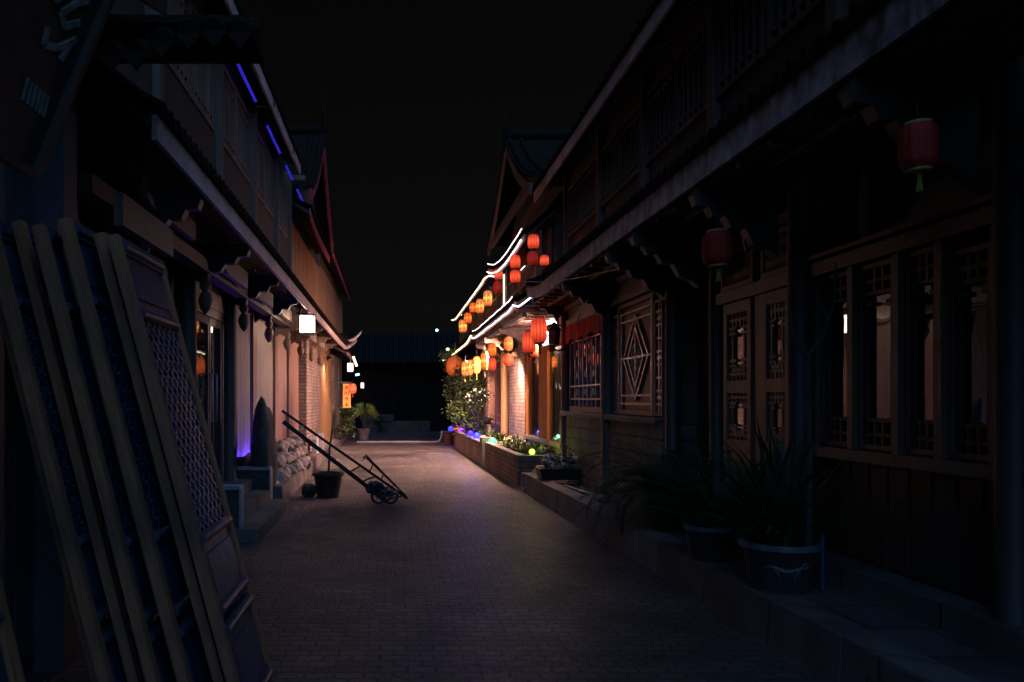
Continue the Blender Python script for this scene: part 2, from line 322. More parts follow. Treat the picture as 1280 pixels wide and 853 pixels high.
# ---------------------------------------------------------------- eaves and roofs
def eave_z(y, y0, y1, z, up0, up1, span=1.4):
    d = 0
    if up0: t = max(0, 1 - (y - y0) / span); d += up0 * t * t
    if up1: t = max(0, 1 - (y1 - y) / span); d += up1 * t * t
    return z + d
def roof(s, parent, xe, ze, xw, zw, y0, y1, up0=0, up1=0, fas='fascia', fh=0.15, names=('lower_roof', 'fascia', 'rafters'), step=0.21, raft=True, zfun=None, xfun=None):
    """one tiled slope from the eave (xe, ze) up to (xw, zw) on side s, with its fascia board and rafters"""
    zf = zfun or (lambda y: eave_z(y, y0, y1, ze, up0, up1)); xf = xfun or (lambda y: xe)
    t = MB(); f = MB(); r = MB(); n = max(2, int((y1 - y0) / step)); st = (y1 - y0) / n
    K = 4
    def pt(y, k, dz=0):
        u = k / K; z = zf(y) + (zw - zf(y)) * (u ** 1.25)
        return (s * (xf(y) + (xw - xf(y)) * u), y, z + dz)
    for i in range(n):
        a = y0 + i * st; b = a + st
        for k in range(K):
            t.add([pt(a, k), pt(b, k), pt(b, k + 1), pt(a, k + 1), pt(a, k, -.04), pt(b, k, -.04), pt(b, k + 1, -.04), pt(a, k + 1, -.04)],
                  [(0, 1, 2, 3), (7, 6, 5, 4), (0, 4, 5, 1), (2, 6, 7, 3)])
        c = (a + b) / 2
        t.tube([pt(c, k, .015) for k in range(K + 1)], .036, 7)
        # drip tile between two barrels
        p = Vector(pt(a, 0, -.01)); t.prism([p + Vector((-s * .01, -.05, .02)), p + Vector((-s * .01, .05, .02)), p + Vector((-s * .02, 0, -.07))], (s * .012, 0, 0))
        f.add([(s * (xf(a) + .02), a, zf(a) - .045), (s * (xf(b) + .02), b, zf(b) - .045), (s * (xf(b) + .02), b, zf(b) - .045 - fh), (s * (xf(a) + .02), a, zf(a) - .045 - fh),
               (s * (xf(a) + .05), a, zf(a) - .045), (s * (xf(b) + .05), b, zf(b) - .045), (s * (xf(b) + .05), b, zf(b) - .045 - fh), (s * (xf(a) + .05), a, zf(a) - .045 - fh)],
              [(0, 1, 2, 3), (7, 6, 5, 4), (0, 4, 5, 1), (3, 2, 6, 7)] + ([(0, 3, 7, 4)] if i == 0 else []) + ([(1, 5, 6, 2)] if i == n - 1 else []))
        if raft:
            r.beam((s * (xf(c) + .06), c, zf(c) - .075), (s * xw, c, zw - .085), .055, .065)
    t.build(names[0], M['tile'], parent); f.build(names[1], M[fas], parent)
    if raft: r.build(names[2], M['wood_mid'], parent)
def mainroof(s, parent, xe, ze, y0, y1, up0=0, up1=0, fas='fascia', xf=None):
    ridge = xe + 2.3; roof(s, parent, xe, ze, ridge, ze + 1.35, y0, y1, up0, up1, fas, .16, ('upper_roof', 'upper_fascia', 'upper_rafters'), step=.24)
    b = MB(); b.add([(s * ridge, y0, ze + 1.35), (s * ridge, y1, ze + 1.35), (s * (ridge + 2.3), y1, ze), (s * (ridge + 2.3), y0, ze)], [(0, 1, 2, 3)])
    b.box(s * (ridge - .1), s * (ridge + .1), y0, y1, ze + 1.34, ze + 1.58)
    b.build('back_roof', M['tile'], parent)

def lattice_window(parent, s, X, y0, y1, z0, z1, fmat='wood_mid', pane='glass_dark', fw=.05, style='grid', lmat=None, depth=.05, name='window'):
    """framed window in the street wall at X on side s; the bars share the sash mesh, the pane is a sub-part"""
    m = MB(); xa = s * X; xb = s * (X + depth)
    m.box(xa, xb, y0, y0 + fw, z0, z1); m.box(xa, xb, y1 - fw, y1, z0, z1)
    m.box(xa, xb, y0 + fw, y1 - fw, z0, z0 + fw); m.box(xa, xb, y0 + fw, y1 - fw, z1 - fw, z1)
    ya, yb, za, zb = y0 + fw, y1 - fw, z0 + fw, z1 - fw
    W = yb - ya; Hh = zb - za; bx0, bx1 = s * (X + .012), s * (X + .034); bx2, bx3 = s * (X + .010), s * (X + .036)
    o = m.build(name, M[fmat], parent)
    l = MB(); t = .012
    def hb(z, p=0, q=1): l.box(bx0, bx1, ya + p * W, ya + q * W, z - t, z + t)
    def vb(y, p=0, q=1): l.box(bx2, bx3, y - t, y + t, za + p * Hh, za + q * Hh)
    def dg(p, q):
        l.beam((s * (X + .023), ya + p[0] * W, za + p[1] * Hh), (s * (X + .023), ya + q[0] * W, za + q[1] * Hh), t * 2.2, t * 2.2)
    if style == 'bars':
        n = 8
        for i in range(1, n): vb(ya + W * i / n)
        for u in (.10, .28, .90): hb(za + Hh * u)
        for i in range(n):
            if i % 2 == 0:
                for u in (.2, .43, .73): l.beam((s * (X + .02), ya + W * (i + .5) / n, za + Hh * (u - .04)), (s * (X + .02), ya + W * (i + .5) / n, za + Hh * (u + .04)), t * 3.5, t * 2)
    elif style == 'diamond':
        for u in (.06, .14, .86, .94): hb(za + Hh * u)
        for u in (.04, .96): vb(ya + W * u)
        dg((.5, .90), (.12, .5)); dg((.12, .5), (.5, .10)); dg((.5, .10), (.88, .5)); dg((.88, .5), (.5, .90))
        dg((.5, .78), (.26, .5)); dg((.26, .5), (.5, .22)); dg((.5, .22), (.74, .5)); dg((.74, .5), (.5, .78))
        hb(za + Hh * .5); vb(ya + W * .5, .10, .90)
        for r_ in (.10, .05):
            l.tube([(s * (X + .02), ya + W * .5 + W * r_ * 1.3 * math.cos(a), za + Hh * .5 + Hh * r_ * 1.3 * math.sin(a)) for a in [2 * PI * k / 14 for k in range(15)]], .011, 6)
        # plain board behind the bars
    elif style == 'side':
        vb(ya + W * .5)
        for u in (.08, .2, .32, .44, .56, .68, .8, .92): hb(za + Hh * u)
        for u in (.14, .5, .86): l.box(bx0, bx1, ya + .2 * W, ya + .8 * W, za + Hh * (u - .015), za + Hh * (u + .015))
    elif style == 'hook':
        for u in (.10, .90): hb(za + Hh * u)
        for y in (.2, .8): vb(ya + W * y, 0, 1)
        for u in (.22, .30): hb(za + Hh * u, 0, .4); hb(za + Hh * u, .6, 1)
        for u in (.78, .70): hb(za + Hh * u, 0, .35); hb(za + Hh * u, .65, 1)
        for y in (.4, .6): vb(ya + W * y, 0, .22); vb(ya + W * y, .78, 1)
        hb(za + Hh * .16, .2, .8)
    elif style == 'tall':
        for u in (.055, .14, .86, .93): hb(za + Hh * u)
        for y in (.12, .88): vb(ya + W * y)
        for y in (.38, .62): vb(ya + W * y, .86, 1); vb(ya + W * y, 0, .14)
        hb(za + Hh * .80, 0, .3); hb(za + Hh * .80, .7, 1)
    elif style == 'frieze':
        n = max(3, int(W / .05)); 
        for i in range(n):
            dg((i / n, 0), ((i + 1) / n, 1)); dg(((i + 1) / n, 0), (i / n, 1))
        hb(za + Hh * .5)
    elif style == 'slats':
        n = max(3, int(W / .12))
        for i in range(1, n): vb(ya + W * i / n)
        hb(za + Hh * .12); hb(za + Hh * .88)
    elif style == 'two':
        vb(ya + W * .5)
    if l.v: l.build('lattice', M[lmat or fmat], o)
    pm = MB(); pm.box(s * (X + depth - .008), s * (X + depth + .004), ya - .01, yb + .01, za - .01, zb + .01)
    pm.build('pane', M[pane], o)
    return o

def bracket(parent, s, y, X0, X1, z, t=.08, mt='wood_dark', drop=.34):
    """carved cantilever beam from wall X0 out to X1, cloud-shaped underside"""
    m = MB(); L = X0 - X1
    pts = [(0, .10), (1.0, .10), (1.04, .05), (1.0, -.02), (.86, -.03), (.80, -.10), (.66, -.10), (.58, -.18), (.40, -.19), (.30, -.30), (.12, -drop), (0, -drop - .06)]
    m.prism([(s * (X0 - u * L), y - t / 2, z + v) for u, v in pts], (0, t, 0))
    return m.build('bracket', M[mt], parent)

# ================================================================ RIGHT NEAR HOUSE
R1 = empty('wooden_house', (3.0, 5, 0), 'long dark timber house on the right with lattice windows and a worn eave board', 'house', 'timber houses on the right side')
s = 1
m = MB()
m.box(2.76, 3.3, 8.16, 12.9, 0.0, 1.20)                       # stone base of the bay
m.box(2.70, 2.76, 8.12, 12.88, 0.0, 1.20)
m.build('stone_base', M['stone'], R1)
m = MB(); m.box(2.64, 2.74, 8.15, 12.92, 1.20, 1.27); m.build('window_sill', M['kerb'], R1)
m = MB(); m.box(2.80, 3.1, 8.15, 12.86, 1.202, 3.1); m.box(2.742, 2.80, 8.15, 12.86, 1.202, 1.27); m.build('bay_wall', M['wood_mid'], R1)
m = MB(); m.box(3.06, 3.3, -2, 8.1, 0.26, 3.2); m.box(3.02, 3.06, -2, 7.2, 0.40, 1.10)
for i in range(38): m.box(3.005, 3.02, -1.9 + i * .2, -1.9 + i * .2 + .17, .42, 1.08)
m.build('lower_wall', M['wood_dark'], R1)
m = MB()
for y, x, w in ((12.80, 2.66, .16), (10.22, 2.66, .2), (7.98, 2.70, .15), (7.22, 2.84, .14), (5.74, 2.84, .17), (3.78, 2.86, .16), (1.6, 2.86, .16)):
    c = MB(); c.lathe([(w * .62, .262), (w * .62, .36), (w * .5, .38), (w * .5, 3.05)], (x + .06, y, 0), 16); c.build('column', M['wood_dark'], R1)
# bay windows
w_ = lattice_window(R1, 1, 2.735, 10.42, 12.62, 1.28, 2.52, 'wood_mid', 'glass_dark', .07, 'bars', 'steel')
lattice_window(R1, 1, 2.735, 8.52, 9.86, 1.28, 2.60, 'wood_mid', 'wood_dark', .05, 'diamond', 'steel')
lattice_window(R1, 1, 2.74, 8.24, 8.50, 1.28, 2.50, 'wood_mid', 'glass_dark', .03, 'side', 'steel')
lattice_window(R1, 1, 2.74, 9.88, 10.10, 1.28, 2.50, 'wood_mid', 'glass_dark', .03, 'side', 'steel')
m = MB()
for (a, b) in ((8.2, 10.12), (10.34, 12.72)):
    m.box(2.70, 2.80, a, b, 2.62, 2.70); m.box(2.74, 2.80, a, b, 2.70, 2.86); m.box(2.68, 2.80, a, b, 2.86, 2.93)
m.build('head_trim', M['wood_mid'], R1)
# red strip imitating the lantern reflection, added below as its own thing
# lattice doors
for (a, b) in ((6.50, 7.04), (5.86, 6.30)):
    d = MB(); X = 2.88
    d.box(X, X + .05, a, a + .07, .42, 2.28); d.box(X, X + .05, b - .07, b, .42, 2.28)
    for z0, z1 in ((.42, .52), (1.02, 1.10), (1.52, 1.60), (2.20, 2.28)): d.box(X + .001, X + .049, a + .07, b - .07, z0, z1)
    d.box(X + .02, X + .035, a + .07, b - .07, .52, 1.02)
    do = d.build('door', M['wood_mid'], R1)
    for z0, z1 in ((1.60, 2.20), (1.10, 1.52)):
        lattice_window(do, 1, X + .004, a + .065, b - .065, z0, z1, 'wood_mid', 'glass_dark', .012, 'hook', 'wood_mid', name='lattice_panel', depth=.04)
for (a, b) in ((6.46, 7.1), (5.84, 6.32)):
    lattice_window(R1, 1, 2.88, a, b, 2.40, 2.74, 'wood_mid', 'glass_dark', .04, 'frieze', 'wood_mid', name='carved_frieze')
m = MB(); m.box(2.86, 3.06, 5.8, 7.16, 2.29, 2.39); m.box(2.9, 3.06, 6.33, 6.47, .4, 2.29); m.box(2.85, 3.06, 5.8, 7.16, 2.75, 2.83); m.build('door_frame', M['wood_mid'], R1)
# near tall windows
edges = [5.62, 5.17, 4.70, 4.33, 3.92]
for i in range(4):
    lattice_window(R1, 1, 2.965, edges[i + 1] + .03, edges[i] - .03, 1.14, 2.30 if i < 3 else 2.24, 'wood_mid', 'glass_dark', .03, 'tall', 'wood_dark')
lattice_window(R1, 1, 2.965, 3.2, 3.85, 1.14, 2.24, 'wood_mid', 'glass_dark', .03, 'tall', 'wood_dark')
lattice_window(R1, 1, 2.965, 2.4, 3.15, 1.14, 2.24, 'wood_mid', 'glass_dark', .03, 'tall', 'wood_dark')
m = MB()
for e in edges: m.box(2.93, 3.06, e - .03, e + .03, 1.1, 2.34)
m.box(2.90, 3.06, 2.2, 5.66, 2.31, 2.40); m.box(2.88, 3.06, 2.2, 5.66, 2.42, 2.45); m.box(2.90, 3.06, 2.2, 5.66, 1.06, 1.13)
m.build('window_frame', M['wood_mid'], R1)
roof(1, R1, 2.10, 3.21, 2.75, 3.62, -2, 12.95, 0, .14, 'fascia_worn', .185, step=.15)
m = MB(); m.box(2.72, 2.82, -2, 12.9, 3.0, 3.62); m.build('eave_beam', M['wood_dark'], R1)
for (a, b) in ((8.25, 10.1), (10.4, 12.7), (5.9, 8.0), (2.0, 5.6)):      # boarded soffit with coffers
    c = MB(); c.box(2.2, 2.72, a, b, 2.985, 3.0)
    n = int((b - a) / .45) + 1
    for i in range(n + 1): y = a + (b - a) * i / n; c.box(2.2, 2.72, y - .025, y + .025, 2.945, 2.984)
    c.box(2.4, 2.44, a, b, 2.93, 2.984); c.build('soffit', M['lining'], R1)
for y in (10.22, 8.10, 7.22, 5.74, 3.78): bracket(R1, 1, y, 2.72, 2.14, 2.86, .10)
bracket(R1, 1, 12.8, 2.72, 2.2, 3.0, .10, 'wood_dark', .16)
for y in (10.26, 8.14, 5.78):                      # openwork carving under the eave at each column
    c = MB()
    for k in range(14):
        a0 = R(0, 2 * PI); p0 = Vector((2.25 + R(0, .4), y - .12 + R(-.08, .08), 2.95 + R(-.05, .07))); r0 = R(.02, .045)
        c.tube([p0 + Vector((r0 * (1 - q * .12) * math.cos(a0 + q), R(-.004, .004), r0 * (1 - q * .12) * math.sin(a0 + q))) for q in [.5 * t for t in range(11)]], .008, 5)
    c.build('carving', M['lining'], R1)
# upper storey
m = MB(); m.box(2.75, 2.95, -2, 12.9, 3.6, 5.05)
for i in range(98): m.box(2.735, 2.75, -1.95 + i * .151, -1.95 + i * .151 + .13, 3.62, 3.95)
m.build('upper_wall', M['wood_dark'], R1)
for y in (12.7, 10.6, 8.7, 6.8, 4.9, 3.0):
    c = MB(); c.box(2.66, 2.76, y - .06, y + .06, 3.5, 5.0); c.build('upper_post', M['wood_mid'], R1)
for i, y in enumerate((11.65, 9.65, 7.75, 5.85)):
    for q in (-.46, .46): lattice_window(R1, 1, 2.69, y + q - .42, y + q + .42, 3.98, 4.75, 'wood_mid', 'glass_dark', .04, 'slats')
mainroof(1, R1, 2.30, 4.99, -2, 13.5)

# ================================================================ RIGHT SHOP HOUSE (R2)
R2 = empty('gabled_shop', (2.9, 16.5, 0), 'brightly lit shop with orange wood door posts and a steep gable to the street', 'house', 'timber houses on the right side')
m = MB(); m.box(2.78, 3.1, 13.0, 16.5, 2.425, 3.1); m.box(2.86, 3.1, 19.3, 20.0, 0.3, 3.1); m.box(2.86, 5.5, 12.95, 13.05, 0, 3.3); m.box(2.86, 3.1, 16.5, 19.3, 2.9, 3.1)
m.build('plaster_wall', M['plaster'], R2)
m = MB(); m.box(2.74, 3.05, 13.0, 16.6, .3, .66); m.build('shop_sill_wall', M['stone'], R2)
m = MB(); m.box(2.66, 2.90, 13.0, 16.6, .66, .73); m.build('shop_sill', M['wood_red'], R2)
c = MB(); c.box(2.70, 2.80, 16.75, 19.1, .25, 2.9); c.build('brick_pier', M['brick'], R2)
for a, b in ((14.35, 15.2), (16.35, 16.72), (13.0, 13.12)):
    c = MB(); c.box(2.71, 2.77, a, b, .731, 2.42); c.build('door_post', M['wood_orange'], R2)
m = MB(); m.box(2.72, 2.77, 13.12, 14.35, 2.36, 2.42); m.box(2.72, 2.77, 15.2, 16.35, 2.36, 2.42); m.build('transom', M['wood_orange'], R2)
for a, b in ((13.12, 14.35), (15.2, 16.35)):
    c = MB(); c.quad((2.76, b, .731), (2.76, a, .731), (2.76, a, 2.359), (2.76, b, 2.359)); c.build('shop_pane', M['glass_clear'], R2)
c = MB()
for a, b in ((13.05, 14.4), (15.1, 16.4)):        # gathered curtains behind the glass
    n = 40; vs = []; 
    for i in range(n + 1):
        y = a + (b - a) * i / n; x = 2.86 + .03 * math.sin(i * 1.25) + .012 * math.sin(i * 3.1)
        vs += [(x, y, .7), (x, y, 2.5)]
    c.add(vs, [(2 * i, 2 * i + 2, 2 * i + 3, 2 * i + 1) for i in range(n)], True)
c.build('curtain', M['curtain'], R2)
c = MB(); c.tube([(2.80, 13.2, 2.40), (2.80, 16.2, 2.40)], .012, 6); c.build('tube_light', emis('tube_light', (1.0, .82, .72), 18), R2)  # added tube hidden behind the transom to brighten the curtain
c = MB(); c.box(3.2, 5.5, 13.05, 20, 0.2, 3.1); c.build('inner_wall', M['wood_mid'], R2)
c = MB(); c.box(2.95, 3.0, 19.15, 20.0, .25, 2.8); c.build('shop_door', M['wood_dark'], R2)
for y in (19.35,): c = MB(); c.lathe([(.11, .25), (.11, .4), (.085, .42), (.085, 3.0)], (2.62, y, 0), 14); c.build('column', M['leaf'] if False else M['wood_yellow'], R2)
zC = lambda y: 3.06 + .0 + (0.16 * max(0, 1 - (y - 12.4) / 1.0) ** 2) + (.10 * max(0, 1 - (20.2 - y) / 1.6) ** 2)
roof(1, R2, 1.90, 3.06, 2.75, 3.55, 12.98, 20.2, names=('lower_roof', 'fascia', 'rafters'), zfun=zC, fas='fascia', fh=.11)
c = MB(); c.box(2.0, 2.86, 13.0, 20.0, 2.965, 2.985)
for i in range(18): y = 13.1 + i * .4; c.box(1.98, 2.86, y - .04, y + .04, 2.87, 2.964)
c.build('soffit', M['lining'], R2)
c = MB(); c.box(2.05, 2.13, 13.0, 20.0, 2.80, 2.869); c.build('eave_beam', M['wood_mid'], R2)
for y in (15.4, 17.9, 19.8): bracket(R2, 1, y, 2.86, 2.0, 2.74, .09, 'lining')
c = MB(); c.box(2.6, 2.8, 13.0, 20.0, 3.5, 4.5); c.build('upper_wall', M['wood_dark'], R2)
for y in (13.2, 14.9, 16.6, 18.3, 19.8):
    c = MB(); c.box(2.30, 2.40, y - .05, y + .05, 3.3, 4.25); c.build('balcony_post', M['wood_yellow'], R2)
c = MB(); c.box(2.31, 2.36, 13.2, 19.8, 3.78, 3.83); c.box(2.31, 2.36, 13.2, 19.8, 3.5, 3.54)
for i in range(56): y = 13.25 + i * .118; c.box(2.32, 2.345, y, y + .03, 3.541, 3.779)
c.build('balcony_rail', M['wood_red'], R2)
for y in (13.3, 15.0, 16.7, 18.3): lattice_window(R2, 1, 2.54, y, y + 1.3, 3.7, 4.3, 'wood_red', 'glass_dark', .05, 'slats')
zA = lambda y: 4.22 - .10 * math.sin(PI * (y - 12.1) / 5.4) + .12 * max(0, 1 - (y - 12.1) / 1.2) ** 2 + .10 * max(0, (y - 15.6) / 1.6) ** 2
roof(1, R2, 2.05, 4.2, 2.7, 4.75, 12.98, 18.0, names=('upper_skirt_roof', 'upper_fascia', 'upper_rafters'), zfun=zA, fas='fascia', fh=.10)
# cross gable to the street
gx = 2.1; ya, yb, yc = 12.5, 15.25, 18.15; zt = 6.3; zf_ = 4.86
c = MB(); c.prism([(2.55, ya + .3, zf_), (2.55, yc - .2, zf_), (2.55, yb, zt - .2)], (.15, 0, 0))
for i in range(14): 
    z = zf_ + i * .1; h = (zt - .25 - z) / (zt - zf_) * 2.7
    if h > .1: c.box(2.52, 2.55, yb - h, yb + h, z, z + .085)
c.build('gable_wall', M['wood_mid'], R2)
c = MB()
def curve_board(cb, p, q, x, sag=.14, w=.17, t=.05, n=8):
    for i in range(n):
        u0, u1 = i / n, (i + 1) / n
        f_ = lambda u: (x, p[0] + (q[0] - p[0]) * u, p[1] + (q[1] - p[1]) * u - sag * math.sin(PI * u))
        cb.beam(f_(u0), f_(u1 + .01), t, w, up=(0, 0, 1))
curve_board(c, (yb, zt), (ya, zf_ - .12), gx); curve_board(c, (yb, zt), (yc, zf_ - .05), gx + .001)
c.build('barge_board', M['wood_red'], R2)
c = MB(); c.beam((gx + .06, yb - 2.2, zf_ + .08), (gx + .06, yc - .1, zf_ + .08), .08, .14); c.build('tie_beam', M['wood_mid'], R2)
c = MB()
for sgn, ye, ze_ in ((-1, ya, zf_), (1, yc, zf_)):
    for i in range(8):
        u0, u1 = i / 8, (i + 1) / 8
        f_ = lambda u, x: (x, yb + (ye - yb) * u, zt + .12 + (ze_ - zt) * u - .14 * math.sin(PI * u))
        c.add([f_(u0, gx - .04), f_(u1, gx - .04), f_(u1, 5.2), f_(u0, 5.2)] + [Vector(p) - Vector((0, 0, .05)) for p in (f_(u0, gx - .04), f_(u1, gx - .04), f_(u1, 5.2), f_(u0, 5.2))],
              [(0, 1, 2, 3), (7, 6, 5, 4), (0, 4, 5, 1), (1, 5, 6, 2), (3, 2, 6, 7)])
        for k in range(2): c.tube([f_(u0, gx + .06 + k * .22), f_(u1, gx + .06 + k * .22)], .05, 6)
c.tube([(gx - .05, yb, zt + .2), (5.2, yb, zt + .2)], .10, 8)
c.build('gable_roof', M['tile'], R2)
c = MB()
c.tube([(gx, yb, zt - .1), (gx, yb, zt + .28), (gx - .02, yb + .05, zt + .55), (gx - .05, yb + .2, zt + .85)], [.05, .04, .03, .008], 8)
c.tube([(gx, yb - .18, zt + .28), (gx, yb, zt + .22), (gx, yb + .22, zt + .30)], [.01, .03, .01], 6); c.build('finial', M['tile'], R2)

# ================================================================ RIGHT FAR HOUSE (R3)
R3 = empty('far_lantern_house', (2.7, 26, 0), 'far timber house on the right edged with yellowish light strips under both eaves', 'house', 'timber houses on the right side')
c = MB(); c.box(2.75, 5.5, 20.05, 33, 0.1, 3.1); c.box(2.6, 5.5, 20.05, 33, 3.1, 4.6); c.build('wall', M['wood_dark'], R3)
for a, b in ((23.0, 25.6),): c = MB(); c.box(2.66, 2.85, a, b, .1, 2.9); c.build('brick_pier', M['brick'], R3)
for i, y in enumerate((20.4, 21.8, 26.2, 28.2)): lattice_window(R3, 1, 2.69, y, y + 1.1, .8, 2.5, 'wood_red', 'glass_dark', .06, 'slats')
for y in (21.2, 23.6, 26, 28.4, 30.8): lattice_window(R3, 1, 2.54, y, y + 1.4, 3.6, 4.4, 'wood_red', 'glass_dark', .06, 'slats')
zD = lambda y: 3.08 + .05 * math.sin(y) * 0 + .10 * max(0, 1 - (y - 20.3) / 1.5) ** 2 + .12 * max(0, (y - 29.5) / 3) ** 2
roof(1, R3, 1.90, 3.08, 2.75, 3.5, 20.25, 32.6, names=('lower_roof', 'fascia', 'rafters'), zfun=zD, fh=.10, step=.26)
zB = lambda y: 4.55 + .10 * max(0, 1 - (y - 19.3) / 1.5) ** 2 + .2 * max(0, (y - 28.6) / 3) ** 2
roof(1, R3, 2.20, 4.55, 3.9, 5.6, 19.9, 31.6, names=('upper_roof', 'upper_fascia', 'upper_rafters'), zfun=zB, fh=.12, step=.28)

# ---------------------------------------------------------------- LED strips
def strip(name, pts, r, mt, label, group='light strips along the eaves'):
    c = MB(); q = []
    pts = [Vector(p) for p in pts]
    for i in range(len(pts) - 1):
        n = max(1, int((pts[i + 1] - pts[i]).length / .22))
        for k in range(n):
            p = pts[i].lerp(pts[i + 1], k / n); p.z += R(-.008, .008) if (i or k) else 0; q.append(p)
    q.append(pts[-1]); c.tube(q, r, 7)
    return tag(c.build(name, M[mt]), label, 'light strip', group)
ys = [12.99 + i * .45 for i in range(16)]
strip('light_strip', [(1.875, y, zC(y) - .14) for y in ys], .014, 'e_led', 'white light strip along the bottom of the lower eave board of the bright shop')
strip('light_strip', [(1.885, y, zC(y) + .035) for y in ys], .009, 'e_led', 'thinner white light strip along the tile edge of the lower eave of the bright shop')
strip('light_strip', [(1.88, 12.95, 2.98), (1.98, 12.92, 2.96), (2.08, 12.90, 3.02), (2.2, 12.88, 3.12), (2.3, 12.86, 3.17)], .015, 'e_led', 'short curved white light strip turning the near corner of the shop eave')
ys = [13.0 + i * .4 for i in range(13)]
strip('light_strip', [(2.03, y, zA(y) - .13) for y in ys], .014, 'e_led', 'white light strip along the bottom of the upper eave below the gable')
strip('light_strip', [(2.04, y, zA(y) + .05) for y in ys], .011, 'e_led', 'faint white light strip along the tile edge of the upper eave below the gable')
ys = [20.25 + i * .6 for i in range(21)]
strip('light_strip', [(2.42, 20.2, 3.1), (2.1, 20.2, 3.05), (1.88, 20.22, zD(20.25) - .13)] + [(1.88, y, zD(y) - .13) for y in ys[1:]], .018, 'e_ledwarm', 'yellowish white light strip under the lower eave of the far lantern house')
ys = [19.95 + i * .6 for i in range(20)]
strip('light_strip', [(2.5, 19.85, 4.5), (2.3, 19.85, 4.52), (2.18, 19.86, zB(19.9) - .14)] + [(2.18, y, zB(y) - .14) for y in ys[1:]], .018, 'e_ledwarm', 'yellowish white light strip under the upper eave of the far lantern house')
rt = empty('lightbox', (2.77, 14.0, 2.66), 'white burnt-out octagonal lightbox on the wall behind the large red lanterns', 'light box')  # added glowing panel imitating the burnt-out lamp glare on the wall
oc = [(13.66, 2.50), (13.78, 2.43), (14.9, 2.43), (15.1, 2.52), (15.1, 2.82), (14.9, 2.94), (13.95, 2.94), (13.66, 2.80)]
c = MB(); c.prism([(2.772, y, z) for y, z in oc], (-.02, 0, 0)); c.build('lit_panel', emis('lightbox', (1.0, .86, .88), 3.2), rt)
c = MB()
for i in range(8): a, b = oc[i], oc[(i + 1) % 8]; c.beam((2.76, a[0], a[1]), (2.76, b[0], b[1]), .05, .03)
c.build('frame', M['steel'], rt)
strip('light_strip', [(2.28, 16.9, 3.45), (2.28, 16.9, 4.1)], .018, 'e_ledwarm', 'upright light strip on a balcony post between red lanterns')
strip('light_strip', [(2.32, 14.4, 3.86), (2.32, 16.1, 3.86)], .008, 'e_led', 'thin white light strip on the balcony rail of the shop')
def xLED(a, b): return [(-1.80, a, 5.28), (-1.80, b, 5.28)]
for a, b, lab in ((9.05, 10.25, 'nearest'), (11.2, 12.4, 'second'), (13.1, 13.9, 'third'), (14.6, 16.6, 'farthest')):
    strip('blue_light_strip', xLED(a, b), .020, 'e_blue', 'blue light strip under the left upper eave, %s along the street' % lab, 'blue light strips')
strip('blue_light_strip', [(-2.0, 8.9, 2.98), (-2.0, 9.8, 2.98)], .012, 'e_blue', 'short blue light strip under the left lower eave above the glazed door', 'blue light strips')

# ---------------------------------------------------------------- lanterns
def lantern_proto(kind):
    """unit tall lantern 1 high, radius .29 (scaled on placing)"""
    rt = bpy.data.objects.new('paper_lantern', None); COL.objects.link(rt)
    body = MB(); pr = []
    n = 12
    for i in range(n + 1):
        u = -1 + 2 * i / n; pr.append((.30 * (1 - abs(u) ** 5 * .30), u * .47))
    body.lathe(pr, n=36, rib=12, ribamp=.10)
    body.build('paper_body', M[kind], rt)
    ri = MB(); ri.lathe([(.19, .462), (.20, .475), (.20, .53), (.17, .535)], n=16); ri.build('rim', M['gold'], rt); ri = MB(); ri.lathe([(.17, -.535), (.20, -.53), (.20, -.475), (.19, -.462)], n=16); ri.build('rim', M['gold'], rt)
    t = MB()
    t.lathe([(.012, -.535), (.05, -.58), (.05, -.62), (.02, -.65)], n=8)
    for k in range(10): a = 2 * PI * k / 10; t.tube([(.02 * math.cos(a), .02 * math.sin(a), -.64), (.045 * math.cos(a), .045 * math.sin(a), -.95)], .008, 4)
    t.build('tassel', M['tassel_y'] if kind in ('red_dead', 'e_yellow', 'e_orange') else M['red_cloth'], rt)
    h = MB(); h.tube([(0, 0, .53), (0, 0, .95)], .012, 6); h.build('hanger', M['iron'], rt)
    if kind in ('e_yellow', 'e_orange'):
        for a in (-PI * .5, PI, -PI * .78):
            k = MB(); ca, sa = math.cos(a), math.sin(a)
            def q(u, z): return Vector((ca * .305 - sa * u, sa * .305 + ca * u, z))
            for z0 in (.18, -.16):
                for (u0, v0, u1, v1) in ((-.09, .08, .09, .08), (-.09, -.01, .09, -.01), (0, .12, 0, -.10), (-.01, 0, -.09, -.11), (.01, 0, .09, -.11)):
                    k.beam(q(u0, z0 + v0), q(u1, z0 + v1), .02, .012, up=(ca, sa, 0))
            k.build('inked_character', M['black'], rt)
    return rt
protos = {}
def lantern(px, py, Y, w, h, kind, label, group):
    c = P(px, py, Y)
    if kind not in protos: o = protos[kind] = lantern_proto(kind)
    else: o = copy_tree(protos[kind])
    hh = h * Y / 1000; ww = w * Y / 1000
    o.location = c; o.scale = (ww / .6, ww / .6, hh / 1.06); o.rotation_euler = (R(-.03, .03), R(-.03, .03), R(0, .3))
    tag(o, label, 'lantern', group); o.name = 'paper_lantern'
    return o
U = 'lanterns under the upper eaves'; D = 'lanterns under the lower eaves'
lantern(673.6, 413, 11.9, 20, 34, 'e_red', 'large glowing red lantern nearest the bright lamp over the shop window', D)
lantern(661.5, 428, 12.9, 17, 29, 'e_red', 'glowing red lantern half hidden behind the largest lit red one', D)
lantern(668.5, 439, 13.5, 11, 16, 'e_red', 'small red lantern peeping out below the two largest lit ones', D)
lantern(635.4, 430, 14.3, 11.5, 17, 'e_orange', 'orange upper lantern of the pair hanging before the brick pier', D)
lantern(635.4, 450, 14.3, 12.5, 15, 'e_red', 'red lower lantern of the pair hanging before the brick pier', D)
